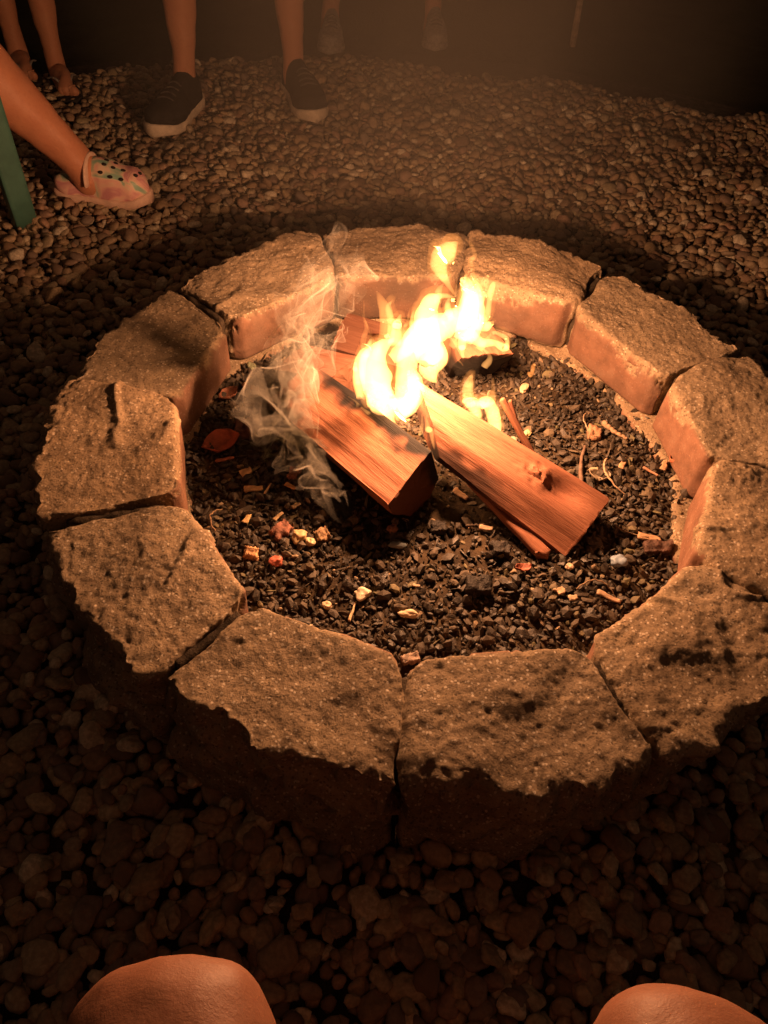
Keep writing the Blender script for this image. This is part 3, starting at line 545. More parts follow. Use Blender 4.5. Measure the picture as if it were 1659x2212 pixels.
# joints: (outer angle, inner angle, outer radius, inner radius), counter-clockwise
J = [(-92.9, -94.3, .585, .430), (-63.4, -63.4, .585, .432), (-33.5, -32.5, .590, .430), (-4.2, -5.0, .592, .428), (25.6, 22.0, .602, .422), (56.5, 54.8, .592, .430), (85.0, 84.8, .584, .428), (115.5, 117.8, .590, .430), (147.9, 149.6, .580, .432), (177.2, 179.4, .598, .418), (207.0, 209.5, .592, .416), (236.4, 237.3, .577, .430)]
gapd = [.30, .85, .35, .3, .3, .35, .35, .35, .4, .4, .6, .25]
for k in range(12):
    a, b = J[k], J[(k + 1) % 12]; off = 360 if k == 11 else 0
    g0, g1 = gapd[k], gapd[(k + 1) % 12]
    dz = (.002, -.003, .004, 0, -.002, .003, 0, .002, -.002, .004, -.001, .001)[k]
    C4 = [pol(a[3], a[1] + g0), pol(b[3], b[1] + off - g1), pol(b[2] + .004, b[0] + off - g0 * .9), pol(a[2] + .004, a[0] + g1 * .9)]
    add('stone', stone_mesh(C4, .100 + dz * .5, .199 + dz, 40 + k * 5, .0030, soot_dim=(0, 0, 0, .1, .25, .6, .8, .7, .4, .1, 0, 0)[k]), M_STONE, pit)  # far stones get most: real scorch plus painted dimming of the firelight
M_BLOCKER = mat_plain('joint_blocker', (.060, .045, .032), .95, .4, 120, .8, .003, .1)
for k in range(12):                               # dark slabs added inside the joints to stop firelight leaking through
    p0, p1 = np.array(pol(J[k][3] + .022, J[k][1])), np.array(pol(J[k][2] - .022, J[k][0])); P, Fq = box_grid(24, 2, 14); Ld = np.linalg.norm(p1 - p0); V = rbox(P, (Ld / 2, .006, .094), .003)
    V[:, 2] += .003 * fbm(V * 60 + k, 400 + k, 2); e = (p1 - p0) / Ld; m_ = (p0 + p1) / 2
    add('joint_blocker', mesh_np('joint_blocker', np.column_stack([m_[0] + V[:, 0] * e[0] - V[:, 1] * e[1], m_[1] + V[:, 0] * e[1] + V[:, 1] * e[0], .097 + V[:, 2]]), Fq), M_BLOCKER, pit)
for k in range(12):
    a0 = -93 + k * 30 + (0 if k in (0, 1, 11) else 9); a1 = -93 + (k + 1) * 30 + (0 if (k + 1) % 12 in (0, 1, 11) else 9)
    ri = .424 + (.0, .004, -.010, -.018, -.010, .006, .006, .006, .0, -.014, -.012, 0)[k]
    C4 = [pol(ri, a0 + .6), pol(ri, a1 - .6), pol(.592, a1 - .5), pol(.592, a0 + .5)]
    add('stone', stone_mesh(C4, -.004, .0985, 140 + k * 5, .0065), M_STONE, pit)

# ------------------------------------------------------------------ charcoal bed inside the ring
def bedh(V):
    r = np.hypot(V[:, 0], V[:, 1]); Q = np.column_stack([V[:, 0], V[:, 1], 0 * r])
    return .010 * fbm(Q * 9, 61, 3) + .006 * np.exp(-((V[:, 0] + .05) ** 2 + (V[:, 1] + .0) ** 2) / .03)
FLOOR = .086
floor = tag(add('charcoal_bed', disc('charcoal_bed', .435, FLOOR, 60, 160, bedh), M_SOIL), kind='structure')
def floor_z(x, y): return FLOOR + float(bedh(np.array([[x, y, 0.]]))[0])
cp = scatter(.0078, -.44, .44, -.44, .44, .3); r = np.hypot(cp[:, 0], cp[:, 1])
bare = .55 * np.exp(-((cp[:, 0] + .13) ** 2 + (cp[:, 1] + .03) ** 2) / .010) + .75 * np.exp(-((cp[:, 0] - .07) ** 2 + (cp[:, 1] + .09) ** 2) / .012)
cp = cp[(r < .425) & (rng.uniform(0, 1, len(cp)) > bare)]
cs = np.clip(rng.lognormal(math.log(.0047), .46, len(cp)), .0020, .0130)
cz = FLOOR + bedh(np.column_stack([cp, 0 * cp[:, 0]])) + cs * .25 + rng.uniform(0, .003, len(cp))
cr = (rng.normal(0, .6, len(cp)), rng.normal(0, .6, len(cp)), rng.uniform(0, 6.28, len(cp))); crn = rng.uniform(0, 1, len(cp))
CP = np.column_stack([cp, cz])
def chunk_shape(s, sub=0, flat=None):
    V = ICO[sub][0] * rng.uniform(.68, 1.15, (len(ICO[sub][0]), 1)); return V * np.array([1, rng.uniform(.55, .9), flat or rng.uniform(.35, .75)])
uu, vv, zz = frame_uv(CP); order = np.argsort(-cs / zz)[:300]; isb = np.zeros(len(CP), bool); isb[order] = True
cm = [mesh_np('charcoal', chunk_shape(k), ICO[0][1], False) for k in range(24)]
for n_, i in enumerate(order): add('charcoal', cm[n_ % 24], M_CH, floor, CP[i], (cr[0][i], cr[1][i], cr[2][i]), (cs[i],) * 3)
sm = np.where(~isb)[0]; sh = np.array([chunk_shape(k) for k in range(60)]); sh[30:, :, 2] *= .28; sh[30:, :, 0] *= 1.5; sh[30:, :, 1] *= .8
R_ = euler_mats(cr[0][sm], cr[1][sm], cr[2][sm]); S_ = sh[rng.integers(0, 60, len(sm))] * cs[sm][:, None, None]
VV = np.einsum('nij,nkj->nki', R_, S_) + CP[sm][:, None, :]
FF = (ICO[0][1][None] + (np.arange(len(sm)) * 12)[:, None, None]).reshape(-1, 3)
tag(add('charcoal_litter', mesh_np('charcoal_litter', VV.reshape(-1, 3), FF, False, {'rnd': np.repeat(crn[sm], 12)}), M_CHS, floor), kind='stuff')

# ------------------------------------------------------------------ logs
def log_mesh(A, B, C, D, sect, seed, charf=None, palef=None, rings=90, taper=0.0, rough=1.0, extra=None, under=0.0):
    """A,B near corners of the upper face, C,D far corners. sect: closed polygon (s along A->B in 0..1, depth below the face in m).
    Local frame: x along the grain, origin at the middle of the log."""
    A, B, C, D = (np.array(p, float) for p in (A, B, C, D)); org = (A + B + C + D) / 4
    ex = (A + B) / 2 - (C + D) / 2; Ln = np.linalg.norm(ex); ex /= Ln
    ey = (B - A) - ex * (B - A).dot(ex); ey /= np.linalg.norm(ey); ez = np.cross(ex, ey)
    if ez[2] < 0: ez = -ez
    sect = np.array(sect, float); n = 72
    d = np.linalg.norm(np.roll(sect, -1, 0) - sect, axis=1) * 1.0 + 1e-6
    seg = np.cumsum(np.concatenate([[0], d * np.array([1] * len(d))])); tt = np.linspace(0, seg[-1], n, endpoint=False)
    cl = np.vstack([sect, sect[0]]); S = np.column_stack([np.interp(tt, seg, cl[:, 0]), np.interp(tt, seg, cl[:, 1])])
    Vr = []
    for k in range(rings):
        f = k / (rings - 1); p0 = C + (A - C) * f; p1 = D + (B - D) * f; up = ez
        sc_ = 1 - taper * (1 - f)
        Vr.append(p0 + (p1 - p0) * S[:, :1] - up * S[:, 1:] * sc_ - ex * under * f * np.clip(S[:, 1:], 0, 1))
    Vr = np.array(Vr)
    # extra cap rings shrinking to the middle
    caps0 = [Vr[0] * (1 - q) + Vr[0].mean(0) * q for q in (.75, .5, .25, .08)]; caps1 = [Vr[-1] * (1 - q) + Vr[-1].mean(0) * q for q in (.08, .25, .5, .75)]
    allr = np.array(caps0 + list(Vr) + caps1); k0 = len(caps0)
    V, F_ = loft(allr)
    Lc = np.column_stack([(V - org) @ ex, (V - org) @ ey, (V - org) @ ez])
    if (normals(V, F_) * (V - V.mean(0))).sum() < 0: F_ = [f[:, ::-1] for f in F_]
    N = normals(V, F_); Nl = np.column_stack([N @ ex, N @ ey, N @ ez])
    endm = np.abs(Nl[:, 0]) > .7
    q = Lc * np.array([7, 90, 90]) + seed; disp = .0016 * fbm(q, seed, 3) + .0024 * fbm(Lc * np.array([6, 22, 22]) + seed, seed + 2, 2)
    dend = .003 * fbm(Lc * np.array([20, 110, 110]) + seed, seed + 4, 3)
    Lc = Lc + Nl * (rough * np.where(endm, dend, disp))[:, None]
    if extra is not None: Lc = Lc + np.array([0, 0, 1.]) * extra(Lc, Nl)[:, None]
    ch = charf(Lc, Ln, seed) if charf else np.zeros(len(Lc)); pl = palef(Lc, Ln, seed) if palef else np.zeros(len(Lc))
    me = mesh_np('log', Lc, F_, True, {'end_shade': endm * 1.0, 'char': np.clip(ch, 0, 1), 'pale': np.clip(pl, 0, 1)})
    me.set_sharp_from_angle(angle=math.radians(42))
    R = Matrix((ex, ey, ez)).transposed()
    return me, Matrix.Translation(org) @ R.to_4x4()
def put(name, me_mw, m, label, cat, group=None):
    me, mw = me_mw; o = add(name, me, m); o.matrix_world = mw; return tag(o, label, cat, group)
def ch1(L, Ln, s):
    return sstep(.022, .042, L[:, 1] + .012 * fbm(L * 45, s + 9, 2) - .03 * sstep(.02, -.06, L[:, 0]) * 0) * sstep(-.16, -.08, L[:, 0])
log1 = log_mesh((-.069, -.155, .165), (-.011, -.074, .205), (-.284, .051, .165), (-.214, .112, .205),
    [(0, 0), (.3, .0), (.6, -.002), (1, 0), (1.02, .035), (.97, .085), (.6, .108), (.25, .085), (.0, .03)], 3, ch1, rough=.65)
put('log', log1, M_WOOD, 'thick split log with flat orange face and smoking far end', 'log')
def ch2(L, Ln, s):
    return sstep(-.07, -.15, L[:, 0] + .02 * fbm(L * 40, s, 2)) * sstep(.0, -.02, L[:, 2] + .01) * .9 + .8 * sstep(-.040, -.052, L[:, 1] + .006 * fbm(L * 40, s, 2)) * sstep(.06, -.02, L[:, 0])
def knot(L, N):
    g1 = np.exp(-(((L[:, 0] - .098) / .030) ** 2 + ((L[:, 1] - .004) / .016) ** 2)) * (N[:, 2] > .3); g2 = np.exp(-(((L[:, 0] - .052) / .024) ** 2 + ((L[:, 1] - .000) / .016) ** 2)) * (N[:, 2] > .3)
    return -.011 * g1 + g2 * (.004 + .006 * fbm(L * 130, 71, 3))
log2 = log_mesh((.238, -.140, .127), (.278, -.081, .142), (-0.011, -0.021, 0.214), (-0.04, 0.047, 0.243),
    [(0, 0), (.5, -.001), (1, 0), (1.0, .018), (.5, .050), (-.2, .050), (-.64, .034), (-.66, .018)], 17, ch2, rough=.7, extra=knot)
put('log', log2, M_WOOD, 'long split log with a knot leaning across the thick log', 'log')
def ch3(L, Ln, s): return sstep(.0, -.012, L[:, 2] + .004 * fbm(L * 50, s, 2)) * .96
log3 = log_mesh((.040, .185, .186), (.134, .205, .190), (.000, .300, .180), (.085, .330, .184),
    [(0, 0), (.5, -.004), (1, 0), (1.04, .05), (.95, .09), (.5, .102), (.05, .09), (-.03, .05)], 29, ch3, under=.75)
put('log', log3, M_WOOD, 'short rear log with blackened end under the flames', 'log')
log4 = log_mesh((-.060, .190, .150), (-.050, .275, .165), (-.195, .225, .155), (-.175, .310, .172),
    [(0, 0), (.5, -.003), (1, 0), (1.0, .05), (.7, .09), (.2, .075), (0, .03)], 37)
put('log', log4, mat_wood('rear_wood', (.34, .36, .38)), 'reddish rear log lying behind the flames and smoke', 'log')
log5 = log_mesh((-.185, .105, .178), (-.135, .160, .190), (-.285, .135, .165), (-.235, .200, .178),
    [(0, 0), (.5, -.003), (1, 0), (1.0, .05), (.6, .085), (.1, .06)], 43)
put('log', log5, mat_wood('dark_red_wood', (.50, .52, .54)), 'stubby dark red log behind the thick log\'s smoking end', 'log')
def splint(a, b, w, seed, label, tw=.3):
    a, b = np.array(a, float), np.array(b, float); L = np.linalg.norm(b - a); ex = (b - a) / L
    P, Fq = box_grid(40, 4, 4); V = rbox(P, (L / 2, w / 2, w * .32), w * .1)
    V[:, 1] *= 1 - .35 * (V[:, 0] / L + .5) ** 2; V[:, 0] += .01 * vnoise(V * 90, seed) * (np.abs(V[:, 0]) > .46 * L)
    ang = tw * V[:, 0] / L; y, z = V[:, 1].copy(), V[:, 2].copy(); V[:, 1] = y * np.cos(ang) - z * np.sin(ang); V[:, 2] = y * np.sin(ang) + z * np.cos(ang)
    V += .0016 * np.column_stack([0 * y, fbm(V * np.array([20, 100, 100]), seed, 2), fbm(V * np.array([20, 100, 100]) + 9, seed, 2)])
    me = mesh_np('kindling', V, Fq, True, {'char': 0 * y, 'pale': 0 * y})
    ey = np.cross((0, 0, 1), ex); ey /= np.linalg.norm(ey); ez = np.cross(ex, ey)
    put('kindling', (me, Matrix.Translation((a + b) / 2) @ Matrix((ex, ey, ez)).transposed().to_4x4()), M_WOOD, label, 'kindling')
splint((.178, -.172, .100), (.060, -.060, .135), .022, 3, 'flat red splint lying under the leaning log')
splint((.172, .035, .104), (.104, .072, .196), .013, 5, 'narrow red splint leaning behind the long log', .1)
splint((.166, .050, .104), (.118, .078, .188), .009, 7, 'thinnest red splint leaning beside the narrow one', .1)
splint((-.16, .335, .11), (-.09, .19, .215), .012, 9, 'thin pale splint propped over the rear log', .2)

# ------------------------------------------------------------------ debris on the charcoal
def chip_mesh(L, W, seed, thin=.3, taper=0.0):
    P, Fq = box_grid(10, 4, 2); V = rbox(P, (L / 2, W / 2, max(.0012, W * thin / 2)), max(.0004, W * thin * .2))
    f = V[:, 0] / L + .5; V[:, 1] *= 1 - taper * f
    V[:, 2] += .10 * L * (4 * (f - .5) ** 2) * random.Random(seed).uniform(-.4, .6)
    V[:, 0] += .06 * L * vnoise(np.column_stack([V[:, 1] / W * 4, V[:, 2] * 300, f * 0]), seed) * np.sign(f - .5) * (np.abs(f - .5) > .35)
    V[:, 1] += .12 * W * fbm(np.column_stack([f * 4, V[:, 2] * 100, f * 0]), seed, 2); return V, Fq
DM = {}
def dmat(kind, c):
    k = (kind, c)
    if k not in DM:
        if kind in ('chip', 'splinter', 'stick', 'twig'): DM[k] = mat_plain(kind + '_wood', c, .7, .3, 120, .5, .001, .3)
        elif kind == 'leaf': DM[k] = mat_plain('dry_leaf', c, .55, .35, 70, .6, .0012, .4)
        elif kind == 'chunk': DM[k] = mat_plain('burnt_wood', c, .7, .45, 90, .8, .003, .4)
        else: DM[k] = mat_plain('smooth_pebble', c, .5, .18, 60, .2, .0006, .4)
    return DM[k]
NAMES = {'pebble': ('pebble', 'pebble'), 'chunk': ('wood_chunk', 'wood chunk'), 'chip': ('wood_chip', 'wood chip'), 'splinter': ('splinter', 'splinter'), 'stick': ('stick', 'stick'), 'twig': ('twig', 'twig'), 'leaf': ('dry_leaf', 'leaf')}
for n_, (kind, x, y, L, W, ang, c, label) in enumerate(DEBRIS):
    rd = random.Random(n_ * 7 + 1); z = floor_z(x, y) + .004; h = .004
    if kind == 'pebble':
        V = pebble_shape(3, 900 + n_); V = V / np.abs(V).max(0)
        if 'angular' in label or 'pointed' in label or 'wedge' in label: V *= (1 + .16 * vnoise(V * 1.6, n_))[:, None]; V[:, 1] *= 1 - .35 * V[:, 0]
        V *= np.array([L / 2, W / 2 * .95, min(L, W) * .36]); me = mesh_np('pebble', V, ICO[3][1]); h = min(L, W) * .26
    elif kind == 'chunk':
        P, Fq = box_grid(10, 8, 6); hh = min(L, W) * .32; V = rbox(P, (L / 2, W / 2, hh), hh * .35); V += normals(V, Fq) * (.16 * min(L, W) * fbm(V / min(L, W) * 3 + n_, n_, 3))[:, None]
        if 'striped' in label or 'ashy' in label: V += normals(V, Fq) * (-.10 * W * (np.sin(V[:, 0] / L * 26) > .6))[:, None]
        me = mesh_np('wood_chunk', V, Fq); h = hh * .8
    elif kind in ('chip', 'splinter'):
        V, Fq = chip_mesh(L, max(W, .0018), n_, .28 if kind == 'chip' else .8, .35 if kind == 'chip' else .7); me = mesh_np(kind, V, Fq); h = .005
    elif kind in ('stick', 'twig'):
        bow = (.06 if kind == 'stick' else .28) * L; s = np.linspace(-.5, .5, 24)
        path = np.column_stack([s * L, bow * (1 - 4 * s * s) * (1 if rd.random() < .5 else -1), .003 + .012 * (kind == 'twig') * (1 - 4 * s * s) + .001 * np.sin(s * 40)])
        path += .0012 * np.column_stack([0 * s, vnoise(np.column_stack([s * 9, 0 * s, 0 * s]), n_), 0 * s])
        rad = max(W / 2, .0013) * (1 - .45 * (s + .5)) * (1 + .15 * vnoise(np.column_stack([s * 14, 0 * s + 3, 0 * s]), n_))
        V, Fq = tube(path, rad, 8); me = mesh_np(kind, V, Fq); h = W * .4
    else:
        nu, nv_ = 14, 8; us = np.linspace(-1, 1, nu); vs_ = np.linspace(-1, 1, nv_); A2, B2 = np.meshgrid(us, vs_, indexing='ij')
        prof = np.maximum(.06, (1 - np.abs(us) ** 2.2))[:, None]; curl = 1.5
        th = B2 * curl; X2 = A2 * L / 2; Y2 = prof * np.sin(th) * W / 2 / math.sin(1.3) ; Z2 = prof * (1 - np.cos(th)) * W * .38 + .18 * L * A2 ** 2 + .003 * vnoise(np.column_stack([A2.ravel() * 3, B2.ravel() * 3, 0 * A2.ravel()]), n_).reshape(A2.shape)
        top = np.stack([X2, Y2, Z2], -1).reshape(-1, 3); i0 = (np.arange(nu - 1)[:, None] * nv_ + np.arange(nv_ - 1)[None]).ravel()
        Fq = np.stack([i0, i0 + nv_, i0 + nv_ + 1, i0 + 1], 1); me = mesh_np('dry_leaf', top, Fq)
        h = .004
    nm, cat = NAMES[kind]
    o = add(nm, me, dmat(kind, c), None, (x, y, z + h), (rd.uniform(-.12, .12), rd.uniform(-.12, .12), ang))
    if kind == 'leaf':
        sd_ = o.modifiers.new('thickness', 'SOLIDIFY'); sd_.thickness = .0009
    tag(o, label, cat, 'debris lying on the charcoal')
# sprout by the inner wall
spr = empty('sprout', (.413, -.130, floor_z(.413, -.13)), 'small green sprout growing at the foot of the inner wall', 'plant')
M_LEAF = mat_plain('sprout_leaf', (.10, .16, .05), .5, .3, 60)
for k in range(6):
    a = k * 1.1 + .4; L = .020 + .004 * (k % 3); us = np.linspace(0, 1, 8); w = .0045 * np.sin(np.pi * np.clip(us, .04, .97))
    c0 = np.column_stack([np.cos(a) * L * us, np.sin(a) * L * us, .004 + .024 * us - .014 * us ** 2]); sdv = np.array([-math.sin(a), math.cos(a), 0])
    V = np.vstack([c0 - sdv * w[:, None] + [0, 0, .001], c0 + sdv * w[:, None] + [0, 0, .001], c0 - [0, 0, .0006]]); i = np.arange(7)
    me = mesh_np('leaf', V, [np.stack([i, i + 1, i + 9, i + 8], 1), np.stack([i, i + 16, i + 17, i + 1], 1), np.stack([i + 8, i + 9, i + 17, i + 16], 1)])
    add('leaf', me, M_LEAF, spr)

# ------------------------------------------------------------------ fire
fire = empty('campfire_flame', (-.03, .09, .10), 'bright white and orange flames rising from the crossed logs', 'fire')
FM = {k: mat_flame(k) for k in FLAME_E}
def tongue(k, P, rad, n_):
    V, Fq = tube(P, rad, 20, 1.0, (0, 1, 0)); m = len(P)
    cen = np.vstack([np.repeat(P, 20, 0), P[:1], P[-1:]]); V[:, 1] = cen[:, 1] + (V[:, 1] - cen[:, 1]) * .75
    N = normals(V, Fq); rr2 = np.concatenate([np.repeat(rad, 20), rad[:1], rad[-1:]])
    V += N * (np.minimum(rr2 * .26, .005) * fbm(V * np.array([58, 58, 13]) + n_ * 2.3, 200 + n_, 3, .55))[:, None]
    add('flame_tongue', mesh_np('flame_tongue', V - np.array(fire.location), Fq, True), FM[k], fire)
for n_, (k, pth) in enumerate(FLAMES):
    pth = np.array(pth); m = max(28, len(pth) * 9); c = catmull(pth, m); rad = np.clip(c[:, 3], .0006, None)
    P = c[:, :3].copy(); s = np.linspace(0, 1, m)
    # tongues wander a little in depth
    P[:, 1] += .012 * vnoise(np.column_stack([s * 3, 0 * s + n_, 0 * s]), 5 + n_) * sstep(0, .3, s) + FLAME_DY
    rad = rad * (1 + .12 * vnoise(np.column_stack([s * 8, 0 * s + n_ * 3, 0 * s]), n_))
    tongue(k, P, rad, n_)
    if k in 'wm' and rad.max() > .006:          # thin cooler gas around the hot core
        tongue('s', P + np.array([0, .004, .003]), rad * 1.12 + .0035, n_ + 300)
# small licks along the upper edge of the fire
lk = random.Random(4)
for n_, (x, z) in enumerate((x_, z_ - .04 + .25 * (x_ + .13) * .1) for x_, z_ in ((-.135, .245), (-.118, .27), (-.10, .29), (-.085, .295), (-.062, .31), (-.045, .345), (-.022, .362), (.004, .35), (.016, .385), (.028, .385), (.046, .375), (.062, .345), (.07, .30), (.05, .335))):
    h = lk.uniform(.025, .06); w = lk.uniform(.004, .008); bend = lk.uniform(-.018, .018); s = np.linspace(0, 1, 24); y0 = .012 + .42 * max(0, x + .10) + FLAME_DY
    P = np.column_stack([x + bend * s ** 2 + .006 * np.sin(s * 5 + n_), y0 + .008 * np.sin(s * 3 + n_), z - .014 + h * s])
    tongue(lk.choice('mdm'), P, np.maximum(.0006, w * (1 - s ** 1.4) * (.6 + .4 * np.sin(np.pi * np.minimum(1, s * 1.6 + .2)))), n_ + 60)
for loc, p, rad in LIGHTS:
    ld = bpy.data.lights.new('fire_light', 'POINT'); ld.energy = p * FIRE_W; ld.color = FIRE_COL; ld.shadow_soft_size = rad
    lo = bpy.data.objects.new('fire_light', ld); col.objects.link(lo); lo.parent = fire; lo.location = Vector(loc) + Vector((0, FLAME_DY, 0)) - fire.location

# ------------------------------------------------------------------ people, chair, stake
def skin_mesh(name, verts, edges, radii, root, sub=2):
    me = bpy.data.meshes.new(name); me.from_pydata([tuple(v) for v in verts], edges, []); me.update()
    o = bpy.data.objects.new(name, me); col.objects.link(o)
    sk = o.modifiers.new('skin', 'SKIN'); sk.use_smooth_shade = True; sk.branch_smoothing = .3
    sb = o.modifiers.new('sub', 'SUBSURF'); sb.levels = sub; sb.render_levels = sub
    if not me.skin_vertices: me.attributes  # layer is made by the modifier
    for i, r in enumerate(radii):
        d = me.skin_vertices[0].data[i]; d.radius = (r, r) if isinstance(r, (int, float)) else r; d.use_root = (i == root)
    dg = bpy.context.evaluated_depsgraph_get(); dg.update()
    out = bpy.data.meshes.new_from_object(o.evaluated_get(dg)); out.name = name
    bpy.data.objects.remove(o); bpy.data.meshes.remove(me)
    for p in out.polygons: p.use_smooth = True
    return out
def lower_body(hips, legs):
    """hips: centre; legs: list of dict(hip, knee, ankle, toe, bare)"""
    V = [hips, Vector(hips) + Vector((0, 0, .12))]; E = [(0, 1)]; R = [.105, .115]
    for lg in legs:
        hip, kn, an, toe = (Vector(lg[k]) for k in ('hip', 'knee', 'ankle', 'toe')); prev = 0; sc_ = lg.get('s', 1.0)
        fw = (toe - an); fw.z = 0; fw.normalize()
        back = -fw
        chain = [(hip, .082), (hip.lerp(kn, .45), .074), (hip.lerp(kn, .85), .060), (kn, .061), (kn.lerp(an, .14) , .052), (kn.lerp(an, .34) + back * .012, .055), (kn.lerp(an, .58) + back * .008, .045), (kn.lerp(an, .84), .033), (an, .033), (an + Vector((0, 0, -.045)) + fw * .01, .034), (an.lerp(toe, .55) + Vector((0, 0, -.012)), (.026, .036)), (toe, (.016, .036))]
        for p, r in chain:
            V.append(p); R.append(tuple(q * sc_ for q in r) if isinstance(r, tuple) else r * sc_); E.append((prev, len(V) - 1)); prev = len(V) - 1
        if lg.get('bare'):
            sd = Vector((-fw.y, fw.x, 0))
            for q in range(5):
                V.append(toe + fw * (.040 - .005 * q) + sd * (.026 - .013 * q) + Vector((0, 0, -.008))); R.append(.009 if q else .011); E.append((prev, len(V) - 1))
    return V, E, R
def shoe(parent, name, heel, yaw, L, W, H, m_up, m_sole, sole_t=.024, clog=False, z0=0.008):
    """local x from heel to toe"""
    t = np.linspace(0, 1, 30)
    w = W / 2 * np.interp(t, [0, .04, .12, .3, .45, .68, .85, .95, 1], [.30, .58, .72, .74, .78, 1.0, .88, .55, .12])
    if clog: w = W / 2 * np.interp(t, [0, .04, .12, .3, .45, .66, .86, .95, 1], [.35, .62, .78, .82, .90, 1.04, .96, .66, .22])
    spring = .012 * sstep(.72, 1.0, t) + .004 * sstep(.12, 0, t); cyv = .006 * np.sin(t * 3.1)
    th = np.linspace(0, 2 * math.pi, 28, endpoint=False); rings = []
    for i in range(30):
        y = np.cos(th); z = np.sin(th)
        rings.append(np.column_stack([np.full(28, t[i] * L), cyv[i] + w[i] * np.sign(y) * np.abs(y) ** .8, spring[i] + sole_t / 2 + sole_t / 2 * np.sign(z) * np.abs(z) ** .35]))
    sole = mesh_np('sole', *loft(np.array(rings)))
    top = H * np.interp(t, [0, .05, .2, .34, .5, .7, .88, .97, 1], [.55, .92, 1.0, .96, .78, .56, .44, .30, .1])
    if clog: top = H * np.interp(t, [0, .05, .2, .36, .42, .55, .72, .88, .97, 1], [.26, .34, .34, .36, 1.0, .95, .80, .64, .40, .15])
    rings = []
    for i in range(30):
        y = np.cos(th); z = np.sin(th); zz_ = np.where(z > 0, np.abs(z) ** .75 * top[i], -.006)
        shrink = 1 - .25 * np.clip(z, 0, 1) * (t[i] < .5)
        rings.append(np.column_stack([np.full(28, t[i] * (L - .012) + .006), cyv[i] + (w[i] - .004) * np.sign(y) * np.abs(y) ** .75 * shrink, spring[i] + sole_t + zz_]))
    V, Fq = loft(np.array(rings)); V += .0012 * fbm(V * 60, 4, 2)[:, None]
    up = mesh_np(name, V, Fq)
    o = add(name, up, m_up, parent, (heel[0], heel[1], z0), (0, 0, yaw)); add('sole', sole, m_sole, o)
    if not clog:
        for q in (.46, .53, .60, .67):
            ti = np.interp(q, t, top); wi = np.interp(q, t, w); a_ = np.linspace(-.8, .8, 10)
            pth = np.column_stack([q * L + .004 * np.abs(a_), .006 * math.sin(q * 3.1) + wi * np.sin(a_) ** 1 * .62, sole_t + ti * np.cos(a_ * .75) ** .75 + .002])
            add('lace', mesh_np('lace', *tube(pth, np.full(10, .0026), 6)), M_LACE, o)
    return o
M_UP = mat_plain('dark_shoe_fabric', (.030, .027, .026), .85, .3, 160, .5, .001, .2); M_SOLE = mat_plain('cream_sole', (.66, .57, .46), .6, .12, 50, .1, .0005, .3)
M_LACE = mat_plain('dark_lace', (.075, .068, .064), .85)
M_GREY = mat_plain('grey_shoe', (.30, .28, .27), .8, .3, 120, .5, .001, .2)
def mat_tiedye():
    t = NT('tie_dye'); P = t.coord()
    n = t.noise(P, 17, 2, .5, 1.2)
    c = t.ramp(n, [(.28, (.24, .42, .34)), (.38, (.30, .46, .35)), (.44, (.74, .60, .45)), (.53, (.80, .48, .41)), (.62, (.62, .28, .31)), (.74, (.80, .55, .44))])
    return t.bsdf(c, .5, t.bump(t.noise(P, 300, 2), .15, .0006), .4)
M_DYE = mat_tiedye(); M_CSOLE = mat_plain('pale_pink_foam', (.72, .50, .40), .6, .12, 40, .1, .0005, .3); M_HOLE = mat_plain('vent_hole_dark', (.02, .014, .012), .9)
M_SHORT = mat_plain('dark_shorts', (.03, .03, .034), .9, .3, 90)
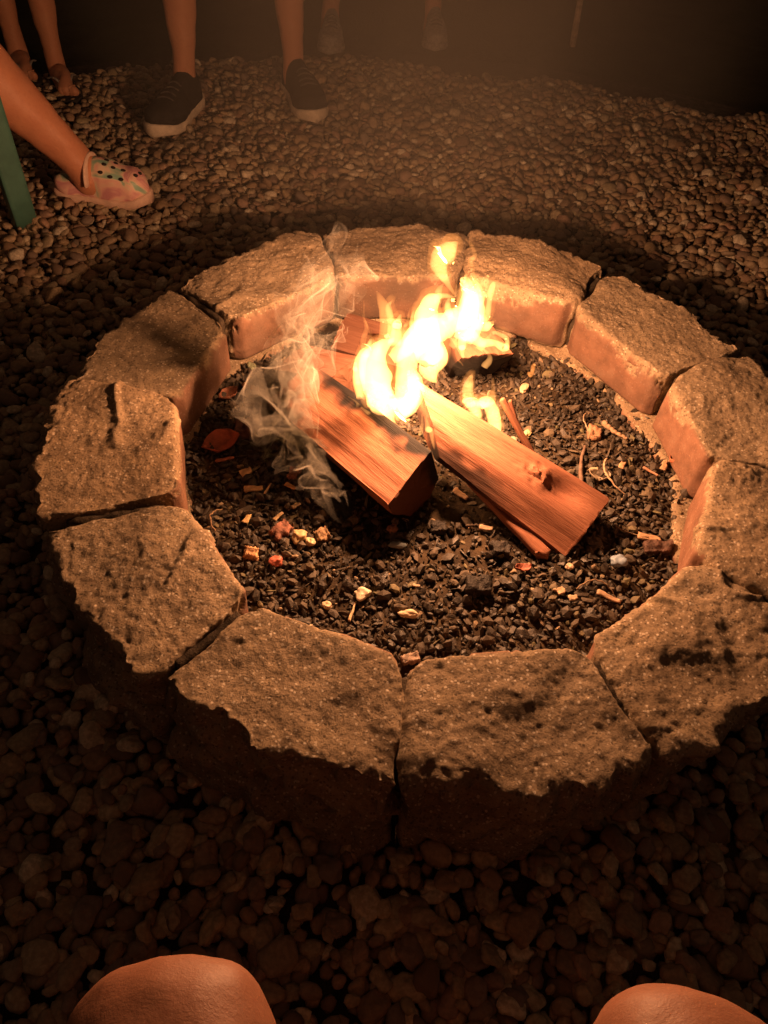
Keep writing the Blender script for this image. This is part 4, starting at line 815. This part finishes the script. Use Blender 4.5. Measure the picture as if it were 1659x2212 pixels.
def person(loc, label, legs, hips, footwear, shorts=True, skin=M_SKIN, sub=3):
    p = empty('person', (0, 0, 0), label, 'person', None)
    V, E, R = lower_body(hips, legs); bm_ = skin_mesh('body', V, E, R, 0, sub); add('body', bm_, skin, p)
    co = np.empty(len(bm_.vertices) * 3, np.float32); bm_.vertices.foreach_get('co', co); co = co.reshape(-1, 3).astype(float); nn = np.empty(len(co) * 3, np.float32); bm_.vertices.foreach_get('normal', nn)
    co += nn.reshape(-1, 3) * (.0035 * fbm(co * 16 + 3, 91, 3, .5))[:, None]; bm_.vertices.foreach_set('co', co.astype(np.float32).ravel()); bm_.update()
    if shorts:
        parts = []
        h = np.array(hips)
        for lg in legs:
            hp, kn = np.array(lg['hip']), np.array(lg['knee']); s = np.linspace(0, 1, 10)
            path = hp + (kn - hp) * (s * .62)[:, None] + 0 * h; parts.append(tube(path, .105 + .004 * np.sin(s * 9), 20))
        parts.append(tube(np.array([h + (0, 0, -.04), h + (0, 0, .06), h + (0, 0, .16)]), np.array([.15, .165, .15]), 20))
        add('shorts', mesh_np('shorts', *join(parts)), M_SHORT, p)
    for kind, a in footwear:
        if kind == 'sneaker': shoe(p, 'shoe', a[0], a[1], .300, .116, .085, M_UP, M_SOLE, .036)
        elif kind == 'grey': shoe(p, 'shoe', a[0], a[1], .275, .10, .080, M_GREY, M_GREY)
        elif kind == 'clog':
            o = shoe(p, 'clog', a[0], a[1], .250, .102, .080, M_DYE, M_CSOLE, .030, True)
            # heel strap round the opening
            s = np.linspace(-1, 1, 26); path = np.column_stack([.105 - .020 * np.cos(s * 1.45) * 0 + .0 * s, .0435 * np.sin(s * 1.5), .052 + .056 * np.cos(s * 1.5) ** .8])
            add('strap', mesh_np('strap', *tube(path, np.full(26, .0135), 10, .35, (1, 0, 0))), M_CSOLE, o)
            for (tt_, yf) in ((.56, -.72), (.66, -.74), (.77, -.72), (.58, -.30), (.67, -.28), (.58, .12), (.67, .14), (.77, -.22), (.90, -.35), (.92, .1), (.64, .5), (.75, .5)):
                L_, W_, H_ = .250, .102, .080
                ww = W_ / 2 * np.interp(tt_, [0, .04, .12, .3, .45, .66, .86, .95, 1], [.35, .62, .78, .82, .90, 1.04, .96, .66, .22]) - .004; sn = math.sqrt(1 - abs(yf) ** (2 / .75))
                tp = H_ * np.interp(tt_, [0, .05, .2, .36, .42, .55, .72, .88, .97, 1], [.26, .34, .34, .36, 1.0, .95, .80, .64, .40, .15])
                hz = .012 * float(sstep(.72, 1.0, np.array(tt_))) + .030 + tp * sn ** .75
                v, f = ICO[1]; add('vent_hole', mesh_np('vent_hole', v * .0058, f), M_HOLE, o, (tt_ * (L_ - .012) + .006, .006 * math.sin(tt_ * 3.1) + ww * yf, hz - .0015), None, (1.2, .9, .7))
        elif kind == 'sandal':
            t = np.linspace(0, 1, 20); w = .045 * np.interp(t, [0, .1, .4, .7, .92, 1], [.4, .7, .72, 1, .8, .2]); th = np.linspace(0, 2 * math.pi, 20, endpoint=False)
            rg = np.array([np.column_stack([np.full(20, t[i] * .25), w[i] * np.sign(np.cos(th)) * np.abs(np.cos(th)) ** .6, .008 + .008 * np.sign(np.sin(th)) * np.abs(np.sin(th)) ** .4]) for i in range(20)])
            o = add('sandal', mesh_np('sandal', *loft(rg)), M_UP, p, (a[0][0], a[0][1], .010), (0, 0, a[1]))
            for sx in (-1, 1):
                s = np.linspace(0, 1, 14); path = np.column_stack([.195 - .075 * s, sx * .040 * s ** .7, .020 + .045 * np.sin(np.pi * np.clip(s * .62 + .05, 0, 1)) * (1 - s * .55)])
                add('strap', mesh_np('strap', *tube(path, np.full(14, .006), 8, .4)), M_GREY, o)
    return p
def stand(an, yaw, knee_dz=.40, hip_dz=.80, fx=0.0, fy=0.0, **kw):
    a = Vector((an[0], an[1], .085)); f = Vector((math.cos(yaw), math.sin(yaw), 0))
    return dict(hip=tuple(a + Vector((fx, fy, hip_dz))), knee=tuple(a + f * .015 + Vector((fx * .3, fy * .3, knee_dz))), ankle=tuple(a), toe=tuple(a + f * .13 + Vector((0, 0, -.045))), **kw)
def heel_of(an, yaw, back=.06): return (an[0] - back * math.cos(yaw), an[1] - back * math.sin(yaw))
# person in dark sneakers
yl, yr = math.radians(-102), math.radians(-66)
CL, CR = (-.775, 1.530), (-.475, 1.705)
person((0, 0, 0), 'standing person with bare legs in dark sneakers with cream soles', [stand(CL, yl, fx=.05, fy=.08), stand(CR, yr, fx=-.05, fy=.0)], (-.63, 1.69, .93),
    [('sneaker', (heel_of(CL, yl), yl)), ('sneaker', (heel_of(CR, yr), yr))])
# bare-legged person in sandals
yb = math.radians(-60)
BL, BR = (-1.215, 1.655), (-1.37, 1.74)
person((0, 0, 0), 'standing person with bare legs and thong sandals behind the seated person', [stand(BL, yb, fx=-.01, fy=.06, bare=True, s=.92), stand(BR, yb, fx=-.02, fy=.03, bare=True, s=.92)], (-1.30, 1.74, .92),
    [('sandal', (heel_of(BL, yb, .05), yb)), ('sandal', (heel_of(BR, yb, .05), yb))])
# far person in grey shoes
DL, DR = (-.42, 2.26), (-.05, 2.38); yd = math.radians(-85)
person((0, 0, 0), 'far standing person in grey shoes beyond the gravel edge', [stand(DL, yd, fx=.10, fy=.05), stand(DR, yd, fx=-.10, fy=.0)], (-.235, 2.36, .93),
    [('grey', (heel_of(DL, yd), yd)), ('grey', (heel_of(DR, yd), yd))])
# seated person with a clog
ya = math.radians(-2)
AL = (-.895, .945)
person((0, 0, 0), 'seated person with bare leg stretched out in a pink and green clog', [
    dict(hip=(-1.50, .82, .43), knee=(-1.095, .880, .400), ankle=(AL[0], AL[1], .095), toe=(-.79, .943, .045), s=1.36),
    dict(hip=(-1.58, .66, .43), knee=(-1.20, .48, .44), ankle=(-1.32, .52, .085), toe=(-1.21, .46, .04))], (-1.60, .77, .45),
    [('clog', ((-.978, .945), ya)), ('clog', ((-1.39, .55), -.5))], skin=mat_skin('skin_warm', (.52, .235, .14)))
# the photographer's knees
person((0, 0, 0), 'person seated at the near side with two bare knees catching the firelight', [
    dict(hip=(-.165, -1.30, .475), knee=(-.168, -.846, .480), ankle=(-.20, -1.06, .095), toe=(-.205, -.93, .04), s=1.14),
    dict(hip=(.055, -1.30, .475), knee=(.138, -.842, .480), ankle=(.15, -1.06, .095), toe=(.155, -.93, .04), s=1.16)], (-.055, -1.36, .50),
    [('sneaker', ((-.20, -1.12), 1.6)), ('sneaker', ((.15, -1.12), 1.6))], skin=mat_skin('skin_knees', (.42, .195, .12), .3, .5), sub=4)
# teal chair
chair = empty('chair', (-1.165, .585, 0), 'teal slatted garden chair under the seated person', 'chair'); chair.rotation_euler = (0, 0, math.radians(-38))
M_TEAL = mat_plain('teal_paint', (.060, .155, .125), .5, .12, 30, .15, .0008, .4)
def board(name, c, h, rot=(0, 0, 0)):           # chair frame: x points to the front, y across
    P, Fq = box_grid(6, 6, 6); V = rbox(P, h, min(h) * .3); add(name, mesh_np(name, V, Fq), M_TEAL, chair, c, rot)
for sy in (-1, 1):
    board('leg', (0, sy * .262, .270), (.012, .028, .270)); board('leg', (-.70, sy * .24, .18), (.045, .012, .18))
    board('arm', (-.34, sy * .275, .552), (.39, .055, .011)); board('side_rail', (-.37, sy * .215, .285), (.38, .011, .035), (0, -.17, 0))
for k in range(6): board('seat_slat', (-.06 - .092 * k, 0, .372 - .017 * k), (.042, .235, .009))
for k in range(5): board('back_slat', (-.70, -.18 + .09 * k, .62), (.010, .042, .38), (0, -.22, 0))
# stake beyond the gravel
s = np.linspace(0, 1, 14); path = np.column_stack([.502 + -.05 * s, 2.45 + .02 * s, -.04 + 1.05 * s])
st = add('stake', mesh_np('stake', *tube(path, .012 * (1 - .15 * s) * (1 + .06 * np.sin(s * 23)), 12)), mat_plain('weathered_wood', (.34, .25, .18), .8, .3, 60, .5, .001, .2))
tag(st, 'thin pale wooden stake standing beyond the gravel edge', 'stake')

# ------------------------------------------------------------------ smoke
def puff(name, a, b, rad, m, parent, step):
    a, b = np.array(a, float), np.array(b, float); c = (a + b) / 2; L = np.linalg.norm(b - a); z = Vector((b - a) / L)
    v, f = ICO[3]; o = add(name, mesh_np(name, v, f), m, parent)
    o.matrix_world = Matrix.Translation(c) @ z.to_track_quat('Z', 'Y').to_matrix().to_4x4() @ Matrix.Diagonal((rad, rad, L / 2, 1))
    m.cycles.volume_step_rate = step; return o
smk = empty('smoke', (0, 0, 0), 'pale curling smoke drifting off the thick log and up past the wall', 'smoke')
def mat_sheet(dens, name):
    t = NT(name); v = t('VolumePrincipled', i_Color=(.90, .86, .78, 1), i_Anisotropy=.2, i_Density=dens); t.l.new(v.outputs[0], t.out.inputs['Volume']); return t.m
BACK = np.array([(-.130, -.130, .105), (-.150, -.100, .125), (-.205, -.045, .145), (-.250, .005, .175), (-.262, .045, .215), (-.235, .090, .255), (-.195, .125, .320), (-.160, .150, .400), (-.125, .190, .500), (-.085, .24, .60)])
def smoke_sheet(seed, s0, s1, wid, amp, m, off):
    ns, nt = 110, 46; sv = np.linspace(s0, s1, ns); bb = catmull(BACK, 400); B = np.array([bb[min(399, int(q * 399))] for q in sv]) + np.array(off)
    rd = random.Random(seed); a = rd.uniform(0, 6.28); d1 = np.array([math.cos(a), math.sin(a), rd.uniform(-.5, .5)]); d1 /= np.linalg.norm(d1)
    tv = np.linspace(-1, 1, nt); w = wid * (.45 + .75 * (sv - s0) / (s1 - s0))
    P = B[:, None, :] + tv[None, :, None] * w[:, None, None] * d1
    Q = P.reshape(-1, 3); gr = np.repeat(.35 + (sv - s0) / (s1 - s0), nt)[:, None]
    D = np.column_stack([fbm(Q * np.array([19, 19, 12]) + seed * 3.1 + 50 * k, seed + k, 3, .45) for k in range(3)])
    Q = Q + D * amp * gr
    P = Q.reshape(ns, nt, 3); du = np.gradient(P, axis=0); dv = np.gradient(P, axis=1); N = np.cross(du, dv); N /= np.linalg.norm(N, axis=2, keepdims=True) + 1e-12
    th = .0008 * (np.minimum(1, (1 - np.abs(tv)) * 3) [None, :] * np.minimum(1, np.minimum(np.linspace(0, 1, ns), np.linspace(1, 0, ns)) * 6)[:, None])[..., None] + .0004
    V = np.vstack([(P + N * th).reshape(-1, 3), (P - N * th).reshape(-1, 3)]); o = ns * nt
    i0 = (np.arange(ns - 1)[:, None] * nt + np.arange(nt - 1)[None]).ravel()
    q1 = np.stack([i0, i0 + nt, i0 + nt + 1, i0 + 1], 1); q2 = q1[:, ::-1] + o; rim = []
    loop_ = list(range(nt)) + [k * nt + nt - 1 for k in range(1, ns)] + [(ns - 1) * nt + k for k in range(nt - 2, -1, -1)] + [k * nt for k in range(ns - 2, 0, -1)]
    for a_, b_ in zip(loop_, loop_[1:] + loop_[:1]): rim.append((a_, b_, b_ + o, a_ + o))
    add('smoke_wisp', mesh_np('smoke_wisp', V, [q1, q2, np.array(rim)]), m, smk)
MS1, MS2, MS3 = mat_sheet(SHEET_D[0], 'smoke_dense'), mat_sheet(SHEET_D[1], 'smoke_medium'), mat_sheet(SHEET_D[2], 'smoke_thin')
for k in range(14): smoke_sheet(11 + k, 0.0, .48, .018, .055, MS1, (0, 0, 0))
for k in range(8): smoke_sheet(31 + k, .30, .62, .026, .058, MS2, (-.005, 0, 0))
for k in range(5): smoke_sheet(51 + k, .46, .74, .036, .060, MS3, (-.010, 0, 0))
smoke_sheet(61, .55, .72, .026, .050, MS3, (.28, .08, -.10))
plume = puff('smoke_plume', (-.12, .30, .15), (-.1, 1.65, .95), .85, mat_smoke('smoke_haze', SMOKE_D, 2.2, (2.0, .3), .1, 1.0, 1.0, 1.0, color=(.85, .80, .74), aniso=.3), smk, 1.0)
